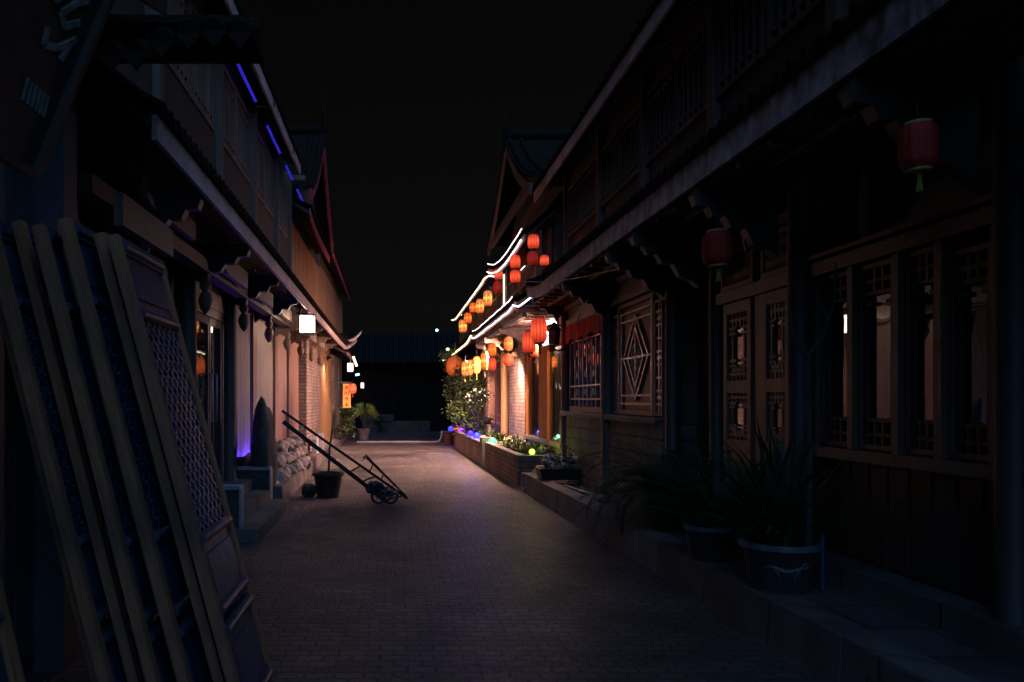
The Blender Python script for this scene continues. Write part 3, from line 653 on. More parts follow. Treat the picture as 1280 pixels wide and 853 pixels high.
lantern(615, 437.5, 16, 10.5, 17, 'e_orange', 'orange upper lantern of the pair next to the yellow row', D)
lantern(615, 455.5, 16, 10, 17, 'e_red', 'red lower lantern of the pair next to the yellow row', D)
lantern(605.9, 451.5, 17, 10, 23, 'e_yellow', 'tallest yellow lantern, first of the lower yellow row', D)
lantern(595.8, 456.5, 18.8, 10.5, 21, 'e_yellow', 'yellow lantern second in the lower yellow row', D)
lantern(588, 459.5, 20.2, 8.5, 19, 'e_yellow', 'yellow lantern third in the lower yellow row', D)
lantern(581.5, 461, 21.8, 9, 19, 'e_yellow', 'yellow lantern at the far end of the lower yellow row', D)
lantern(666.7, 302.5, 12.6, 14, 19, 'e_red', 'lit red lantern on top of the nearest pair under the gable eave', U)
lantern(665.7, 323.5, 12.6, 14, 18, 'e_reddim', 'dim red lantern below the nearest lit one under the gable eave', U)
lantern(680.5, 326, 12.0, 11, 14, 'e_red', 'small red lantern showing just above the long worn eave board', U)
lantern(644, 327.5, 14, 13, 18, 'e_red', 'red lantern on top of the middle pair under the gable eave', U)
lantern(644, 346, 14, 13, 17, 'e_red', 'red lantern at the bottom of the middle pair under the gable eave', U)
lantern(623, 343, 16.4, 10.5, 15, 'e_red', 'red lantern on top of the farthest pair under the gable eave', U)
lantern(622, 359.5, 16.4, 11, 16, 'e_reddim', 'dim red lantern at the bottom of the farthest pair beside the upright strip', U)
lantern(609.6, 373.4, 19.2, 11, 21, 'e_yellow', 'largest yellow lantern, first of the upper yellow row', U)
lantern(600, 383, 21, 10, 19, 'e_yellow', 'yellow lantern second in the upper yellow row', U)
lantern(591.6, 385, 22.8, 9.5, 13, 'e_orange', 'short orange lantern third in the upper row', U)
lantern(584.7, 398, 24.5, 9.5, 14, 'e_orange', 'orange lantern fourth in the upper row', U)
lantern(578.5, 408, 26.2, 10, 17, 'e_yellow', 'yellow lantern at the far end of the upper row', U)
lantern(693, 453, 14.2, 6.5, 15, 'e_orange', 'slender orange lantern low in front of the shop window', D)
lantern(690, 436, 12.6, 8, 9, 'red_dead', 'small unlit dark red lantern beside the black wall lamp', D)
lantern(440.5, 486, 24.5, 10, 12, 'e_red', 'red lantern beside the orange vertical sign board on the left', 'lanterns on the left side')
lantern(1148, 184, 3.3, 45, 62, 'red_dead', 'unlit dark red lantern with yellow tassel high under the near right eave', 'unlit lanterns under the near right eave')
lantern(897, 311, 5.6, 38, 46, 'red_dead', 'unlit dark red lantern hanging before the carved frieze over the lattice doors', 'unlit lanterns under the near right eave')
# big ribbed pumpkin lantern
rt = empty('pumpkin_lantern', P(568.7, 458.4, 25), 'big round ribbed brown orange lantern over the shrub', 'lantern', D)
c = MB(); c.lathe([(.10, -.30), (.20, -.26), (.27, -.12), (.28, 0), (.27, .12), (.20, .26), (.10, .30)], rt.location, n=36, rib=12, ribamp=.10); c.build('paper_body', M['e_pumpkin'], rt)
c = MB(); c.lathe([(.11, -.35), (.11, -.30)], rt.location, n=12); c.build('rim', M['gold'], rt); c = MB(); c.lathe([(.11, .30), (.11, .35)], rt.location, n=12); c.tube([rt.location + Vector((0, 0, .34)), rt.location + Vector((0, 0, .75))], .01); c.build('rim', M['gold'], rt)

# ---------------------------------------------------------------- lamps
def lamp(name, loc, w, h, mt, label, frame=True, hang=0):
    rt = empty(name, loc, label, 'lamp'); x, y, z = loc
    c = MB(); c.box(x - w / 2, x + w / 2, y - w / 2, y + w / 2, z - h / 2, z + h / 2); c.build('lamp_shade', M[mt], rt)
    f = MB(); e = .011
    for i in (-1, 1):
        for j in (-1, 1): f.box(x + i * (w / 2 + .002) - e, x + i * (w / 2 + .002) + e, y + j * (w / 2 + .002) - e, y + j * (w / 2 + .002) + e, z - h / 2 - .02, z + h / 2 + .02)
    f.box(x - w / 2 - .02, x + w / 2 + .02, y - w / 2 - .02, y + w / 2 + .02, z + h / 2 + .003, z + h / 2 + .03)
    f.box(x - w / 2 - .02, x + w / 2 + .02, y - w / 2 - .02, y + w / 2 + .02, z - h / 2 - .03, z - h / 2 - .003)
    f.box(x - e * .7, x + e * .8, y - w / 2 - .008, y - w / 2 - .001, z - h / 2, z + h / 2)
    f.build('lamp_frame', M['iron'], rt)
    if hang: q = MB(); q.tube([(x, y, z + h / 2), (x, y, z + h / 2 + hang)], .008); q.build('hanger', M['iron'], rt)
    return rt
lamp('box_lantern', P(384, 406, 13), .22, .27, 'e_lamp', 'white square paper lamp hanging under the left lower eave by the brick pier', hang=.35)
lamp('box_lantern', P(438, 459.5, 23), .16, .21, 'e_lamp', 'small white paper lamp farther along the left eave above the orange sign', hang=.35)
lamp('box_lantern', P(453, 482, 33.5), .14, .22, 'e_ledwarm', 'tiny yellowish lamp alone against the dark end of the street', hang=.3)
def fixture(p, r, mt, label, d=(-1, 0, -1), hood=0):
    """bulb in an open metal cup on a short arm"""
    p = Vector(p); d = Vector(d).normalized(); rt = empty('flood_lamp', p, label, 'lamp', 'flood lamps')
    c = MB(); c.rock(p, r, 1, n=3, amp=0); c.build('bulb', M[mt], rt)
    if hood:
        c = MB(); c.tube([p - d * r * 1.6, p - d * r * 1.1, p + d * r * .2, p + d * r * hood], [r * .6, r * 1.5, r * 1.75, r * 1.9], 18, cap=False); c.tube([p - d * r * 1.7, p - d * r * 1.6], r * .62, 18); c.build('hood', M['iron'], rt)
    c = MB(); q = p - d * r * 1.25
    c.tube([q - d * r * .9, q - d * r * .3, q], [r * .5, r * 1.0, r * 1.25], 14); c.tube([q - d * r * .9, q - d * r * .9 + Vector((r * 2.2, 0, r * .5))], r * .2, 6); c.build('housing', M['iron'], rt)
    return rt
fixture((2.56, 13.3, 2.60), .062, 'e_bulb', 'dazzling white flood lamp under the shop eave behind the large red lantern', (-.80, .10, -.55), .95)
fixture((2.45, 14.4, 2.58), .045, 'e_soft', 'small uplight washing the shop eave between the two flood lamps', (.25, .1, .95), .9)  # this uplight and the next are added for glow on soffit and wall
fixture((2.40, 16.2, 2.58), .045, 'e_soft', 'small uplight washing the shop eave above the brick pier, near the paired lanterns', (.25, .1, .95), .9)
fixture((2.40, 17.1, 2.60), .085, 'e_bulb2', 'white flood lamp under the shop eave above the brick pier', (-.58, .30, -.75), 1.1)
fixture((2.3, 22.0, 2.6), .07, 'e_bulb2', 'warm flood lamp under the eave of the far lantern house', (-.6, .1, -.8), 1.2)
fixture((-1.9, 22.6, 2.62), .04, 'e_bulb2', 'warm flood lamp under the left eave by the orange sign', (.6, .1, -.8), 1.0)
fixture(P(546, 413, 31.5), .05, 'e_cyan', 'bluish flood lamp at the far upturned eave corner', (-1, -.6, -.3))
fixture(P(559.6, 437, 30.5), .06, 'e_ledwarm', 'small white lamp in the leaves above the pumpkin lantern', (-1, -1, -.3))
fixture(P(575.6, 393, 28), .05, 'e_ledwarm', 'small white lamp between the upper yellow lanterns', (-1, -1, -.3))
strip('cyan_light_strip', [P(444.5, 469, 25), P(449, 468, 25)], .03, 'e_cyan', 'short cyan light strip under the far left eave corner', 'eave corner strips')
strip('light_strip', [P(441.5, 446, 24.2), P(446, 458, 24.2)], .035, 'e_ledwarm', 'short tilted white light strip at the far left eave corner', 'eave corner strips')
# black wall lamp in front of the glare
rt = empty('wall_lamp', (2.38, 12.4, 2.44), 'black carriage style wall lamp silhouetted on the glare by the shop window', 'lamp')
c = MB(); c.lathe([(.05, -.14), (.085, -.12), (.10, .08), (.12, .10), (.05, .18), (.015, .22)], (2.46, 12.45, 2.44), 8, smooth=False); c.build('lamp_body', M['iron'], rt)
c = MB(); c.tube([(2.46, 12.45, 2.30), (2.46, 12.45, 2.24), (2.55, 12.6, 2.22), (2.72, 12.75, 2.26)], .014); c.build('arm', M['iron'], rt)

# ================================================================ LEFT HOUSES
L1 = empty('shuttered_house', (-2.2, 10, 0), 'long timber house on the left with fluted shutters and a glazed door', 'house', 'timber houses on the left side')
s = -1
XW = 2.2
c = MB(); c.box(-XW - .35, -XW - .06, 4.6, 17.7, 0, 3.7); c.box(-XW - .06, -XW + .02, 10.0, 17.7, .19, .62); c.box(-XW - .06, -XW + .0, 4.6, 8.3, .0, 3.0); c.build('lower_wall', M['wood_dark'], L1)
def fluted(parent, a, b, z0, z1, X, mt='shutter', pitch=.055):
    c = MB(); n = int((b - a) / pitch) * 4; vs = []
    for i in range(n + 1):
        y = a + (b - a) * i / n; x = -X + .018 * math.sin(2 * PI * i / 4 + .4)
        vs += [(x, y, z0), (x, y, z1)]
    c.add(vs, [(2 * i, 2 * i + 1, 2 * i + 3, 2 * i + 2) for i in range(n)], True)
    c.box(-X - .05, -X - .02, a, b, z0, z1)
    return c.build('fluted_shutter', M[mt], parent)
fluted(L1, 10.45, 11.95, .62, 2.72, XW - .01); fluted(L1, 12.4, 14.15, .62, 2.72, XW - .01); fluted(L1, 14.55, 15.95, .62, 2.72, XW - .01, 'wood_red')
for a, b, mt in ((12.0, 12.34, 'wood_red'), (14.2, 14.5, 'wood_red'), (16.0, 17.6, 'wood_red')):
    c = MB(); c.box(-XW - .05, -XW + .06, a, b, .6, 2.8); c.build('door_post', M[mt], L1)
c = MB(); c.box(-XW - .05, -XW + .05, 10.4, 17.6, 2.721, 2.93); c.build('lintel', M['shutter'], L1)
for y, w in ((10.22, .10), (8.15, .10)):
    c = MB(); c.lathe([(w * 1.25, .19), (w * 1.25, .42), (w, .45), (w, 3.05)], (-2.13, y, 0), 14); c.build('column', M['wood_dark'], L1)
# glazed door
c = MB(); X = XW - .04
c.box(-X - .06, -X, 8.32, 8.40, .42, 2.52); c.box(-X - .06, -X, 9.98, 10.05, .42, 2.52); c.box(-X - .06, -X, 8.40, 9.98, 2.42, 2.52); c.box(-X - .06, -X + .01, 8.32, 10.05, 2.52, 2.62)
c.build('door_frame', M['shutter'], L1)
c = MB(); c.box(-X - .09, -X + .0, 8.2, 10.1, 2.62, 2.96); c.build('transom_board', M['shutter'], L1)
for a, b in ((8.42, 9.30), (9.32, 9.96)):
    d = MB(); d.box(-X - .05, -X - .01, a, a + .07, .43, 2.41); d.box(-X - .05, -X - .01, b - .07, b, .43, 2.41); d.box(-X - .049, -X - .011, a + .07, b - .07, 2.32, 2.41); d.box(-X - .049, -X - .011, a + .07, b - .07, .43, .60)
    do = d.build('glass_door', M['black'], L1)
    p = MB(); p.box(-X - .034, -X - .026, a + .07, b - .07, .6, 2.32); p.build('pane', M['glass_dark'], do)
    h = MB(); y = b - .12 if a < 9 else a + .1
    h.tube([(-X - .01, y, 1.2), (-X + .05, y, 1.2), (-X + .05, y, 1.75), (-X - .01, y, 1.75)], .012); h.build('handle', M['steel'], do)
# eave, hanging posts, boards
fz = lambda y: 3.19 - max(0, y - 5) * .012
roof(-1, L1, 1.40, 3.2, 1.95, 3.62, 4.75, 14.2, zfun=fz, fas='fascia', fh=.15, step=.15)
def pendant(parent, y, X=1.93, z=2.45):
    c = MB(); c.lathe([(.012, z - .13), (.05, z - .08), (.075, z), (.055, z + .07), (.03, z + .10), (.055, z + .13), (.06, z + .17), (.035, z + .2), (.05, z + .24), (.05, z + .55)], (-X, y, 0), 12, rib=6, ribamp=.12)
    c.build('hanging_post', M['wood_mid'], parent)
for y in (6.1, 8.1, 10.15, 12.15): pendant(L1, y); bracket(L1, -1, y, 2.14, 1.5, 2.92, .10, 'wood_dark', .24)
def cloud_board(parent, y0, y1, X=1.75, z0=2.76, z1=2.95):
    c = MB(); e = .16
    pts = [(y0 + e, z1), (y0 + .05, z1 - .02), (y0 + .09, z1 - .07), (y0, z1 - .10), (y0 + .05, z0 + .03), (y0 + e, z0), (y1, z0), (y1, z1)]
    c.prism([(-X, y, z) for y, z in pts], (-.05, 0, 0)); c.build('cloud_board', M['shutter'], parent)
cloud_board(L1, 5.6, 7.0, 1.75, 2.84, 3.05)
for y in (8.2, 10.15, 12.2): cloud_board(L1, y, y + 1.25)
c = MB(); c.box(-2.0, -1.86, 4.9, 14.2, 2.72, 2.84); c.build('eave_beam', M['wood_dark'], L1)
for y in (8.0, 10.0, 12.0, 13.9):
    c = MB()
    for k in range(16):
        a0 = R(0, 2 * PI); p0 = Vector((-1.52 - R(0, .35), y + R(-.12, .12), 3.0 + R(-.05, .07))); r0 = R(.02, .045)
        c.tube([p0 + Vector((r0 * (1 - q * .12) * math.cos(a0 + q), R(-.02, .02), r0 * (1 - q * .12) * math.sin(a0 + q))) for q in [.5 * t for t in range(11)]], .008, 5)
    c.build('carving', M['shutter'], L1)
# upper storey
c = MB(); c.box(-2.3, -1.96, 4.75, 14.2, 3.6, 5.5); c.box(-1.96, -1.90, 4.75, 14.2, 3.6, 4.22); c.build('upper_wall', M['wood_dark'], L1)
for y in (6.3, 8.5, 10.55, 12.55, 14.1):
    c = MB(); c.box(-1.96, -1.84, y - .06, y + .06, 3.5, 5.45); c.beam((-1.86, y, 5.36), (-1.60, y, 5.36), .07, .08); c.build('upper_post', M['wood_mid'], L1)
for a, b in ((6.4, 8.4), (8.6, 10.45), (10.65, 12.45), (12.65, 14.0)):
    n = 2
    for k in range(n): lattice_window(L1, -1, 1.90, a + (b - a) * k / n + .02, a + (b - a) * (k + 1) / n - .02, 4.26, 5.15, 'wood_red', 'glass_dark', .045, 'slats')
mainroof(-1, L1, 1.60, 5.48, 4.75, 13.6)
# ---------------- second left house with street gable
L2 = empty('red_gable_house', (-2.2, 17.5, 0), 'timber house on the left with red boards on its steep street gable', 'house', 'timber houses on the left side')
c = MB(); c.box(-2.5, -1.96, 14.25, 20.5, 3.3, 5.0); c.box(-2.6, -2.2, 17.75, 20.5, 0, 3.2); c.build('wall', M['wood_dark'], L2)
for i in range(31):
    pass
c = MB()
for i in range(42): y = 14.3 + i * .148; c.box(-1.96, -1.93 + (i % 2) * .008, y, y + .138, 3.6, 4.75)
c.build('plank_wall', M['wood_brown'], L2)
c = MB(); c.box(-2.25, -1.98, 17.72, 20.9, .25, 2.9); c.build('brick_pier', M['brick'], L2)
c = MB(); c.box(-2.05, -1.975, 17.8, 20.8, .9, 1.0); c.build('pier_band', M['brick'], L2)
fz2 = lambda y: 3.08 - max(0, y - 14) * .009 + .16 * max(0, (y - 21.6) / 2.4) ** 2
roof(-1, L2, 1.40, 3.1, 1.95, 3.55, 14.25, 20.5, zfun=fz2, fas='fascia', fh=.13)
for y in (14.2, 16.2, 18.3, 20.3): pendant(L2, y); bracket(L2, -1, y, 2.14, 1.5, 2.86, .10, 'lining', .24)
for y in (14.3, 16.3, 18.4): cloud_board(L2, y, y + 1.3, 1.75, 2.7, 2.88)
fe = lambda y: 4.78 + .12 * max(0, 1 - (y - 14.3) / 1.2) ** 2
roof(-1, L2, 1.5, 4.7, 2.2, 5.3, 14.25, 18.4, zfun=fe, fas='fascia_red', fh=.14, names=('upper_skirt_roof', 'upper_fascia', 'upper_rafters'))
c = MB(); gx = -1.62; curve_board(c, (17.9, 7.25), (15.2, 5.35), gx, .2, .2, .06); curve_board(c, (17.9, 7.25), (20.4, 5.35), gx + .001, .2, .2, .06); c.build('barge_board', M['fascia_red'], L2)
c = MB(); c.prism([(-1.95, 15.5, 5.3), (-1.95, 20.2, 5.3), (-1.95, 17.9, 7.0)], (-.1, 0, 0)); c.build('gable_wall', M['wood_mid'], L2)
c = MB()
for ye in (15.2, 20.4):
    for i in range(8):
        f_ = lambda u, x: (x, 17.9 + (ye - 17.9) * u, 7.4 - 1.9 * u - .2 * math.sin(PI * u))
        q = [f_(i / 8, gx + .05), f_((i + 1) / 8, gx + .05), f_((i + 1) / 8, -4.5), f_(i / 8, -4.5)]
        c.add(q + [Vector(p) - Vector((0, 0, .06)) for p in q], [(0, 1, 2, 3), (7, 6, 5, 4), (0, 4, 5, 1), (1, 5, 6, 2)])
        for k in range(2): c.tube([f_(i / 8, gx - .04 - k * .22), f_((i + 1) / 8, gx - .04 - k * .22)], .05, 6)
c.tube([(gx + .05, 17.9, 7.5), (-4.5, 17.9, 7.5)], .1, 8); c.build('gable_roof', M['tile'], L2)
c = MB(); c.tube([(gx, 17.9, 7.1), (gx, 17.9, 7.8), (gx + .02, 17.95, 8.1), (gx + .08, 18.1, 8.5)], [.06, .05, .03, .01], 8)
for dz in (7.55, 7.75): c.tube([(gx, 17.6, dz + .05), (gx, 17.9, dz), (gx, 18.2, dz + .08)], [.012, .03, .012], 6)
c.build('finial', M['tile'], L2)
# ---------------- third left house
L3 = empty('far_timber_house', (-2.2, 26, 0), 'farthest timber house on the left with a yellow plank door behind the hanging sign', 'house', 'timber houses on the left side')
c = MB(); c.box(-2.8, -2.12, 20.55, 31, 0, 3.2); c.box(-2.6, -1.96, 20.55, 29, 3.2, 5.2); c.build('wall', M['wood_mid'], L3)
c = MB()
for i in range(30): y = 21.15 + i * .148; c.box(-2.12, -2.06 + (i % 3) * .006, y, y + .14, .2, 2.8)
c.build('plank_door', M['wood_yellow'], L3)
c = MB(); c.box(-2.2, -2.0, 25.7, 29.6, .2, 2.9); c.build('brick_pier', M['brick'], L3)
c = MB()
for i in range(55): y = 20.6 + i * .15; c.box(-1.96, -1.93 + (i % 2) * .008, y, y + .14, 3.5, 4.9)
c.build('plank_wall', M['wood_brown'], L3)
c = MB(); c.tube([(-2.0, 27.6, .2), (-2.0, 27.6, 3.0)], .05); c.build('column', M['kerb'], L3)
f3 = lambda y: 3.02 + .38 * max(0, (y - 22) / 2.6) ** 2
roof(-1, L3, 1.40, 3.1, 1.95, 3.5, 20.55, 24.6, zfun=f3, fas='fascia_worn', fh=.12, xfun=lambda y: 1.4 - .22 * max(0, (y - 22) / 2.6) ** 2)
c = MB()
for k in range(5):                                    # upturned corner prongs
    y = 23.3 + k * .3; c.tube([(-1.6, y, 3.1 + k * .03), (-1.25, y + .1, 3.2 + k * .04), (-1.05, y + .2, 3.38 + k * .05)], [.05, .04, .015], 6)
c.build('corner_rafter', M['fascia'], L3)
roof(-1, L3, 1.60, 5.1, 2.9, 6.0, 20.55, 28.4, zfun=lambda y: 5.35 - (y - 20.5) * .03, fas='fascia_red', fh=.14, names=('upper_roof', 'upper_fascia', 'upper_rafters'))
roof(-1, L3, 1.5, 3.0, 2.1, 3.3, 25.2, 30.5, fas='fascia', fh=.1, names=('porch_roof', 'porch_fascia', 'porch_rafters'), up1=.3)

# ---------------- near left house L0
L0 = empty('near_left_house', (-2.0, 2, 0), 'dark bluish near left house front behind the leaning doors, under a tiled eave', 'house', 'timber houses on the left side')
c = MB(); c.box(-2.6, -1.95, -2, 4.5, 0, 5.5)
for i in range(32): c.box(-1.95, -1.925, -1.95 + i * .2, -1.95 + i * .2 + .18, .1, 3.1)
c.build('wall', M['bluewall'], L0)
for y in (4.35, 2.0): c = MB(); c.box(-1.93, -1.77, y - .09, y + .09, 0, 3.2); c.build('column', M['bluewall'], L0)
c = MB(); c.beam((-1.7, 4.9, 2.62), (-1.7, 6.0, 2.62), .06, .2); c.build('beam_end', M['wood_mid'], L0)
roof(-1, L0, 1.3, 3.62, 1.95, 3.95, -2, 4.62, up1=.25, fas='wood_dark', step=.2)
c = MB()
for i in range(9):                                     # hip tiles across the front of the near porch
    x = -.78 - i * .13; z = 3.20 + .05 * math.sin(i * .8) + .10 * abs(i - 4) / 4
    c.tube([(x, 4.0, z), (x - .02, 4.5, z + .25)], .05, 7); c.prism([(x - .065, 3.99, z - .02), (x + .065, 3.99, z - .02), (x, 3.99, z - .10)], (0, .02, 0))
c.box(-1.9, -.75, 4.05, 4.55, 3.36, 3.40); c.build('porch_roof', M['tile'], L0)

# hanging plaque
rt = empty('hanging_plaque', P(38, 222, 2.8), 'dark wooden plaque with brushed characters tilting forward at the upper left', 'sign')
b0 = P(38, 222, 2.8); upv = Vector((.26, 0, .62)); fy = Vector((0, -1.0, 0)); nrm = Vector((.62, 0, -.26)).normalized()
def PL(u, v, d=0): return b0 + fy * u + upv * v + nrm * d
c = MB(); c.prism([PL(0, 0), PL(1.1, 0), PL(1.1, 1.5), PL(0, 1.5)], -nrm * .04); c.build('board', M['sign_wood'], rt)
c = MB(); c.beam(PL(0, 0, .012), PL(0, 1.5, .012), .03, .03, up=tuple(nrm)); c.beam(PL(0.02, 0.02, .012), PL(1.1, .02, .012), .03, .03, up=tuple(nrm)); c.build('border', M['sign_wood'], rt)
c = MB()
strokes = [[(.10, 1.28), (.16, 1.10), (.20, 1.02)], [(.20, 1.25), (.17, 1.12)], [(.06, 1.12), (.26, 1.05)], [(.12, 1.02), (.28, .92), (.34, .80), (.28, .78), (.20, .90), (.14, .98)],
           [(.10, .92), (.16, .86), (.22, .76), (.18, .72), (.10, .80)], [(.08, .72), (.16, .62), (.24, .58), (.26, .66)], [(.10, .70), (.12, .58)]]
for st in strokes:
    for a, b in zip(st[:-1], st[1:]): c.beam(PL(*a, .004), PL(*b, .004), .022, .008, up=tuple(nrm))
c.build('brushed_character', M['sign_paint'], rt)
c = MB()
for k in range(6): c.beam(PL(.10 + k * .03, .40, .004), PL(.08 + k * .03, .30, .004), .008, .008, up=tuple(nrm))
c.build('small_lettering', M['sign_paint'], rt)
c = MB(); c.tube([PL(.05, 1.45), PL(.05, 1.45) + Vector((-.1, 0, .6))], .008); c.build('hanger', M['iron'], rt)

# ---------------------------------------------------------------- leaning door leaves
def leaf_proto():
    """door leaf 2.25 high, .70 wide along +Y from origin, thickness along -X; lattice above, panels below"""
    rt = bpy.data.objects.new('door_leaf', None); COL.objects.link(rt)
    W, Hd, T = .70, 2.25, .045
    f = MB()
    f.box(-T, 0, 0, .055, 0, Hd); f.build('stile', M['door_edge'], rt)
    f = MB(); f.box(-T, 0, W - .055, W, 0, Hd); f.build('stile', M['door_edge'], rt)
    r_ = MB()
    for z0, z1 in ((0, .08), (.40, .46), (.50, .55), (.83, .88), (1.87, 1.92), (2.17, Hd)):
        r_ = MB(); r_.box(-T + .003, -.003, .055, W - .055, z0, z1)
        r_.tube([(-.004, .06, (z0 + z1) / 2), (-.004, W - .06, (z0 + z1) / 2)], .022, 8); r_.build('rail', M['door_paint'], rt)
    p = MB()
    for z0, z1 in ((.08, .40), (.55, .83), (1.92, 2.17)):
        p = MB(); p.box(-T + .012, -.016, .055, W - .055, z0, z1); p.box(-.0165, -.007, .10, W - .10, z0 + .05, z1 - .05); p.build('panel', M['door_paint'], rt)
    k_ = MB(); k_.box(-T + .006, -T + .014, .055, W - .055, .88, 1.87); k_.build('backing_board', M['door_paint'], rt)
    l = MB(); n, q = 7, 12; wy = (W - .11) / n; hz = (1.87 - .88) / q
    for i in range(n):
        for j in range(q):
            y, z = .055 + (i + .5) * wy, .88 + (j + .5) * hz
            for k in range(4):
                a, b = PI / 2 * k, PI / 2 * (k + 1)
                l.beam((-.02, y + math.cos(a) * wy * .5, z + math.sin(a) * hz * .5), (-.02, y + math.cos(b) * wy * .5, z + math.sin(b) * hz * .5), .014, .014)
            l.lathe([(.004, -.008), (.016, -.004), (.016, .004), (.004, .008)], (-.02, y, z), 6)
    l.build('lattice', M['door_paint'], rt)
    return rt
dp = leaf_proto()
spec = [  # near Y, base x, tilt deg, z lift, label
 (3.50, -.64, 15.0, 0, 'front leaning door leaf showing its full lattice and blue lower panel'),
 (3.53, -.735, 14.6, .02, 'leaning door leaf directly behind the front one in the stack'),
 (3.46, -.81, 14.8, .05, 'third door leaf of the leaning stack, counted from the street side'),
 (3.50, -.89, 14.2, .05, 'fourth door leaf of the leaning stack, counted from the street side'),
 (3.44, -.97, 14.4, -.02 + .03, 'fifth door leaf of the leaning stack, counted from the street side'),
 (3.48, -1.06, 14.0, .05, 'sixth door leaf of the leaning stack, with a browner edge'),
 (3.42, -1.14, 14.2, .03, 'seventh door leaf of the leaning stack, counted from the street side'),
 (3.46, -1.24, 14.0, .05, 'last door leaf of the leaning stack, nearest the house wall')]
for i, (y, x, t, z, lab) in enumerate(spec):
    o = dp if i == 0 else copy_tree(dp)
    o.location = (x + (0, .012, -.02, .01, .018, -.015, .0, .01)[i], y + (0, .05, -.03, .06, -.05, .02, -.06, .03)[i], 0.005); o.rotation_euler = (0, -math.radians(t + (0, .35, -.2, .5, -.3, .3, 0, .2)[i]), (0, .012, -.01, .015, 0, -.012, .01, 0)[i]); o.scale = (1, 1, 1 + z * .5)
    tag(o, lab, 'door', 'door leaves leaning on the left'); o.name = 'door_leaf'
o = copy_tree(dp); o.location = (-.93, 1.62, .005); o.rotation_euler = (0, -math.radians(13), 0); tag(o, 'separate blue door leaf closest to the camera at the lower left corner', 'door', 'door leaves leaning on the left'); o.name = 'door_leaf'

# ---------------------------------------------------------------- street things, left
rt = MB(); rt.rock((0, 0, 0), 1, 11, (.17, .30, .66), 3, .22)
for v in rt.v:
    v.z = v.z * .95; k = (v.z + .65) / 1.3; v.x *= 1.1 - .25 * k; v.y *= 2.0 - 1.2 * k; v.x -= .03 * k
    v += Vector((-1.76, 10.85, .80)); v.z = max(v.z, .20)
tag(rt.build('standing_stone', M['slab']), 'tall dark upright slab of rock beside the steps with the cart leaning on it', 'rock')
k = 0
for i in range(46):
    lay = 0 if i < 22 else (1 if i < 37 else 2)
    y = 11.25 + (R(0, 4.9) if i % 2 else (i % 22) * .22); x = -1.70 - lay * .13 - R(0, .10); r_ = R(.085, .135); z = .20 + r_ * .7 + lay * .16
    c = MB(); c.rock((x, y, z), r_, 20 + i, (1, 1.1, .9), 3, .34)
    tag(c.build('boulder', M['rock']), 'rounded garden boulder piled with others along the left kerb', 'rock', 'boulders piled along the left kerb')
c = MB(); c.rock((-1.30, 12.0, .09), .13, 60, (1, 1, .9), 2); tag(c.build('loose_stone', M['slab']), 'lone dark stone on the street beside the black pot', 'rock')
def pot(name, c0, r, h, mt, label, rimmat=None, soil=True, taper=.74):
    rt = empty(name, c0, label, 'plant pot'); x, y, z = c0
    b = MB(); b.lathe([(r * taper, 0), (r * .98, h * .86), (r * 1.0, h * .88), (r * .92, h * .88), (r * .90, h * .80)], c0, 28); b.build('pot_body', M[mt], rt)
    b = MB(); pr = [(r * .98, h * .87), (r * 1.09, h * .88), (r * 1.09, h), (r * .96, h), (r * .93, h * .82)]
    vs_ = MB(); n = 28
    for i in range(len(pr) - 1):
        for q in range(n):
            a, b2 = 2 * PI * q / n, 2 * PI * (q + 1) / n
            vs_.add([Vector(c0) + Vector((pr[i][0] * math.cos(a), pr[i][0] * math.sin(a), pr[i][1])), Vector(c0) + Vector((pr[i][0] * math.cos(b2), pr[i][0] * math.sin(b2), pr[i][1])),
                     Vector(c0) + Vector((pr[i + 1][0] * math.cos(b2), pr[i + 1][0] * math.sin(b2), pr[i + 1][1])), Vector(c0) + Vector((pr[i + 1][0] * math.cos(a), pr[i + 1][0] * math.sin(a), pr[i + 1][1]))], [(0, 1, 2, 3)], True)
    vs_.build('rim', M[rimmat or mt], rt)
    b = MB(); b.lathe([(r * .9, h * .84), (r * .5, h * .87), (.01, h * .88)], c0, 20); b.build('soil_fill', M['soil'], rt)
    return rt
pot('black_pot', (-1.01, 11.9, 0), .215, .37, 'black', 'black tapered plastic pot on the street under the leaning cart')
c = MB(); c.tube([(-1.0, 11.9, .32), (-.99, 11.9, .7), (-.95, 11.92, 1.0), (-.93, 11.9, 1.22)], [.020, .016, .013, .008], 6)
tag(c.build('bare_stem', M['bark']), 'thin bare plant stem rising from the black pot', 'plant')
# hand cart
rt = empty('hand_cart', (0, 11.1, 0), 'dark two-wheeled hand cart tipped on the street with its long shafts resting on the rock', 'cart')
a1, b1 = Vector((-1.50, 10.62, 1.16)), Vector((-.12, 10.95, .05)); a2, b2 = Vector((-1.56, 10.95, 1.30)), Vector((.16, 11.35, .05))
c = MB(); c.beam(a1, b1, .05, .055); c.build('shaft', M['iron'], rt)
c = MB(); c.beam(a2, b2, .035, .035); c.build('shaft', M['iron'], rt)
c = MB()
for u in (.03, .16, .62, .74, .86, .97): c.beam(a1.lerp(b1, u), a2.lerp(b2, u), .02, .02)
c.build('crossbar', M['iron'], rt)
c = MB(); up = Vector((.10, 0, .13))
fr = [a2.lerp(b2, .60) + up, a2.lerp(b2, .99) + Vector((0, 0, .02))]; fr1 = [a1.lerp(b1, .66) + up, a1.lerp(b1, .99)]
c.tube([fr1[0] * .25 + fr[0] * .75, fr[0], fr[1]], .016, 6); c.tube([fr1[0] * .5 + fr[0] * .5, fr[0] * .9 + fr1[0] * .1 + Vector((.02, 0, -.03)), fr[1]], .010, 6)
for u in (0.2, .45, .7): c.tube([fr[0].lerp(fr[1], u), a2.lerp(b2, .62 + .36 * u)], .010, 6)
c.build('guard_frame', M['iron'], rt)
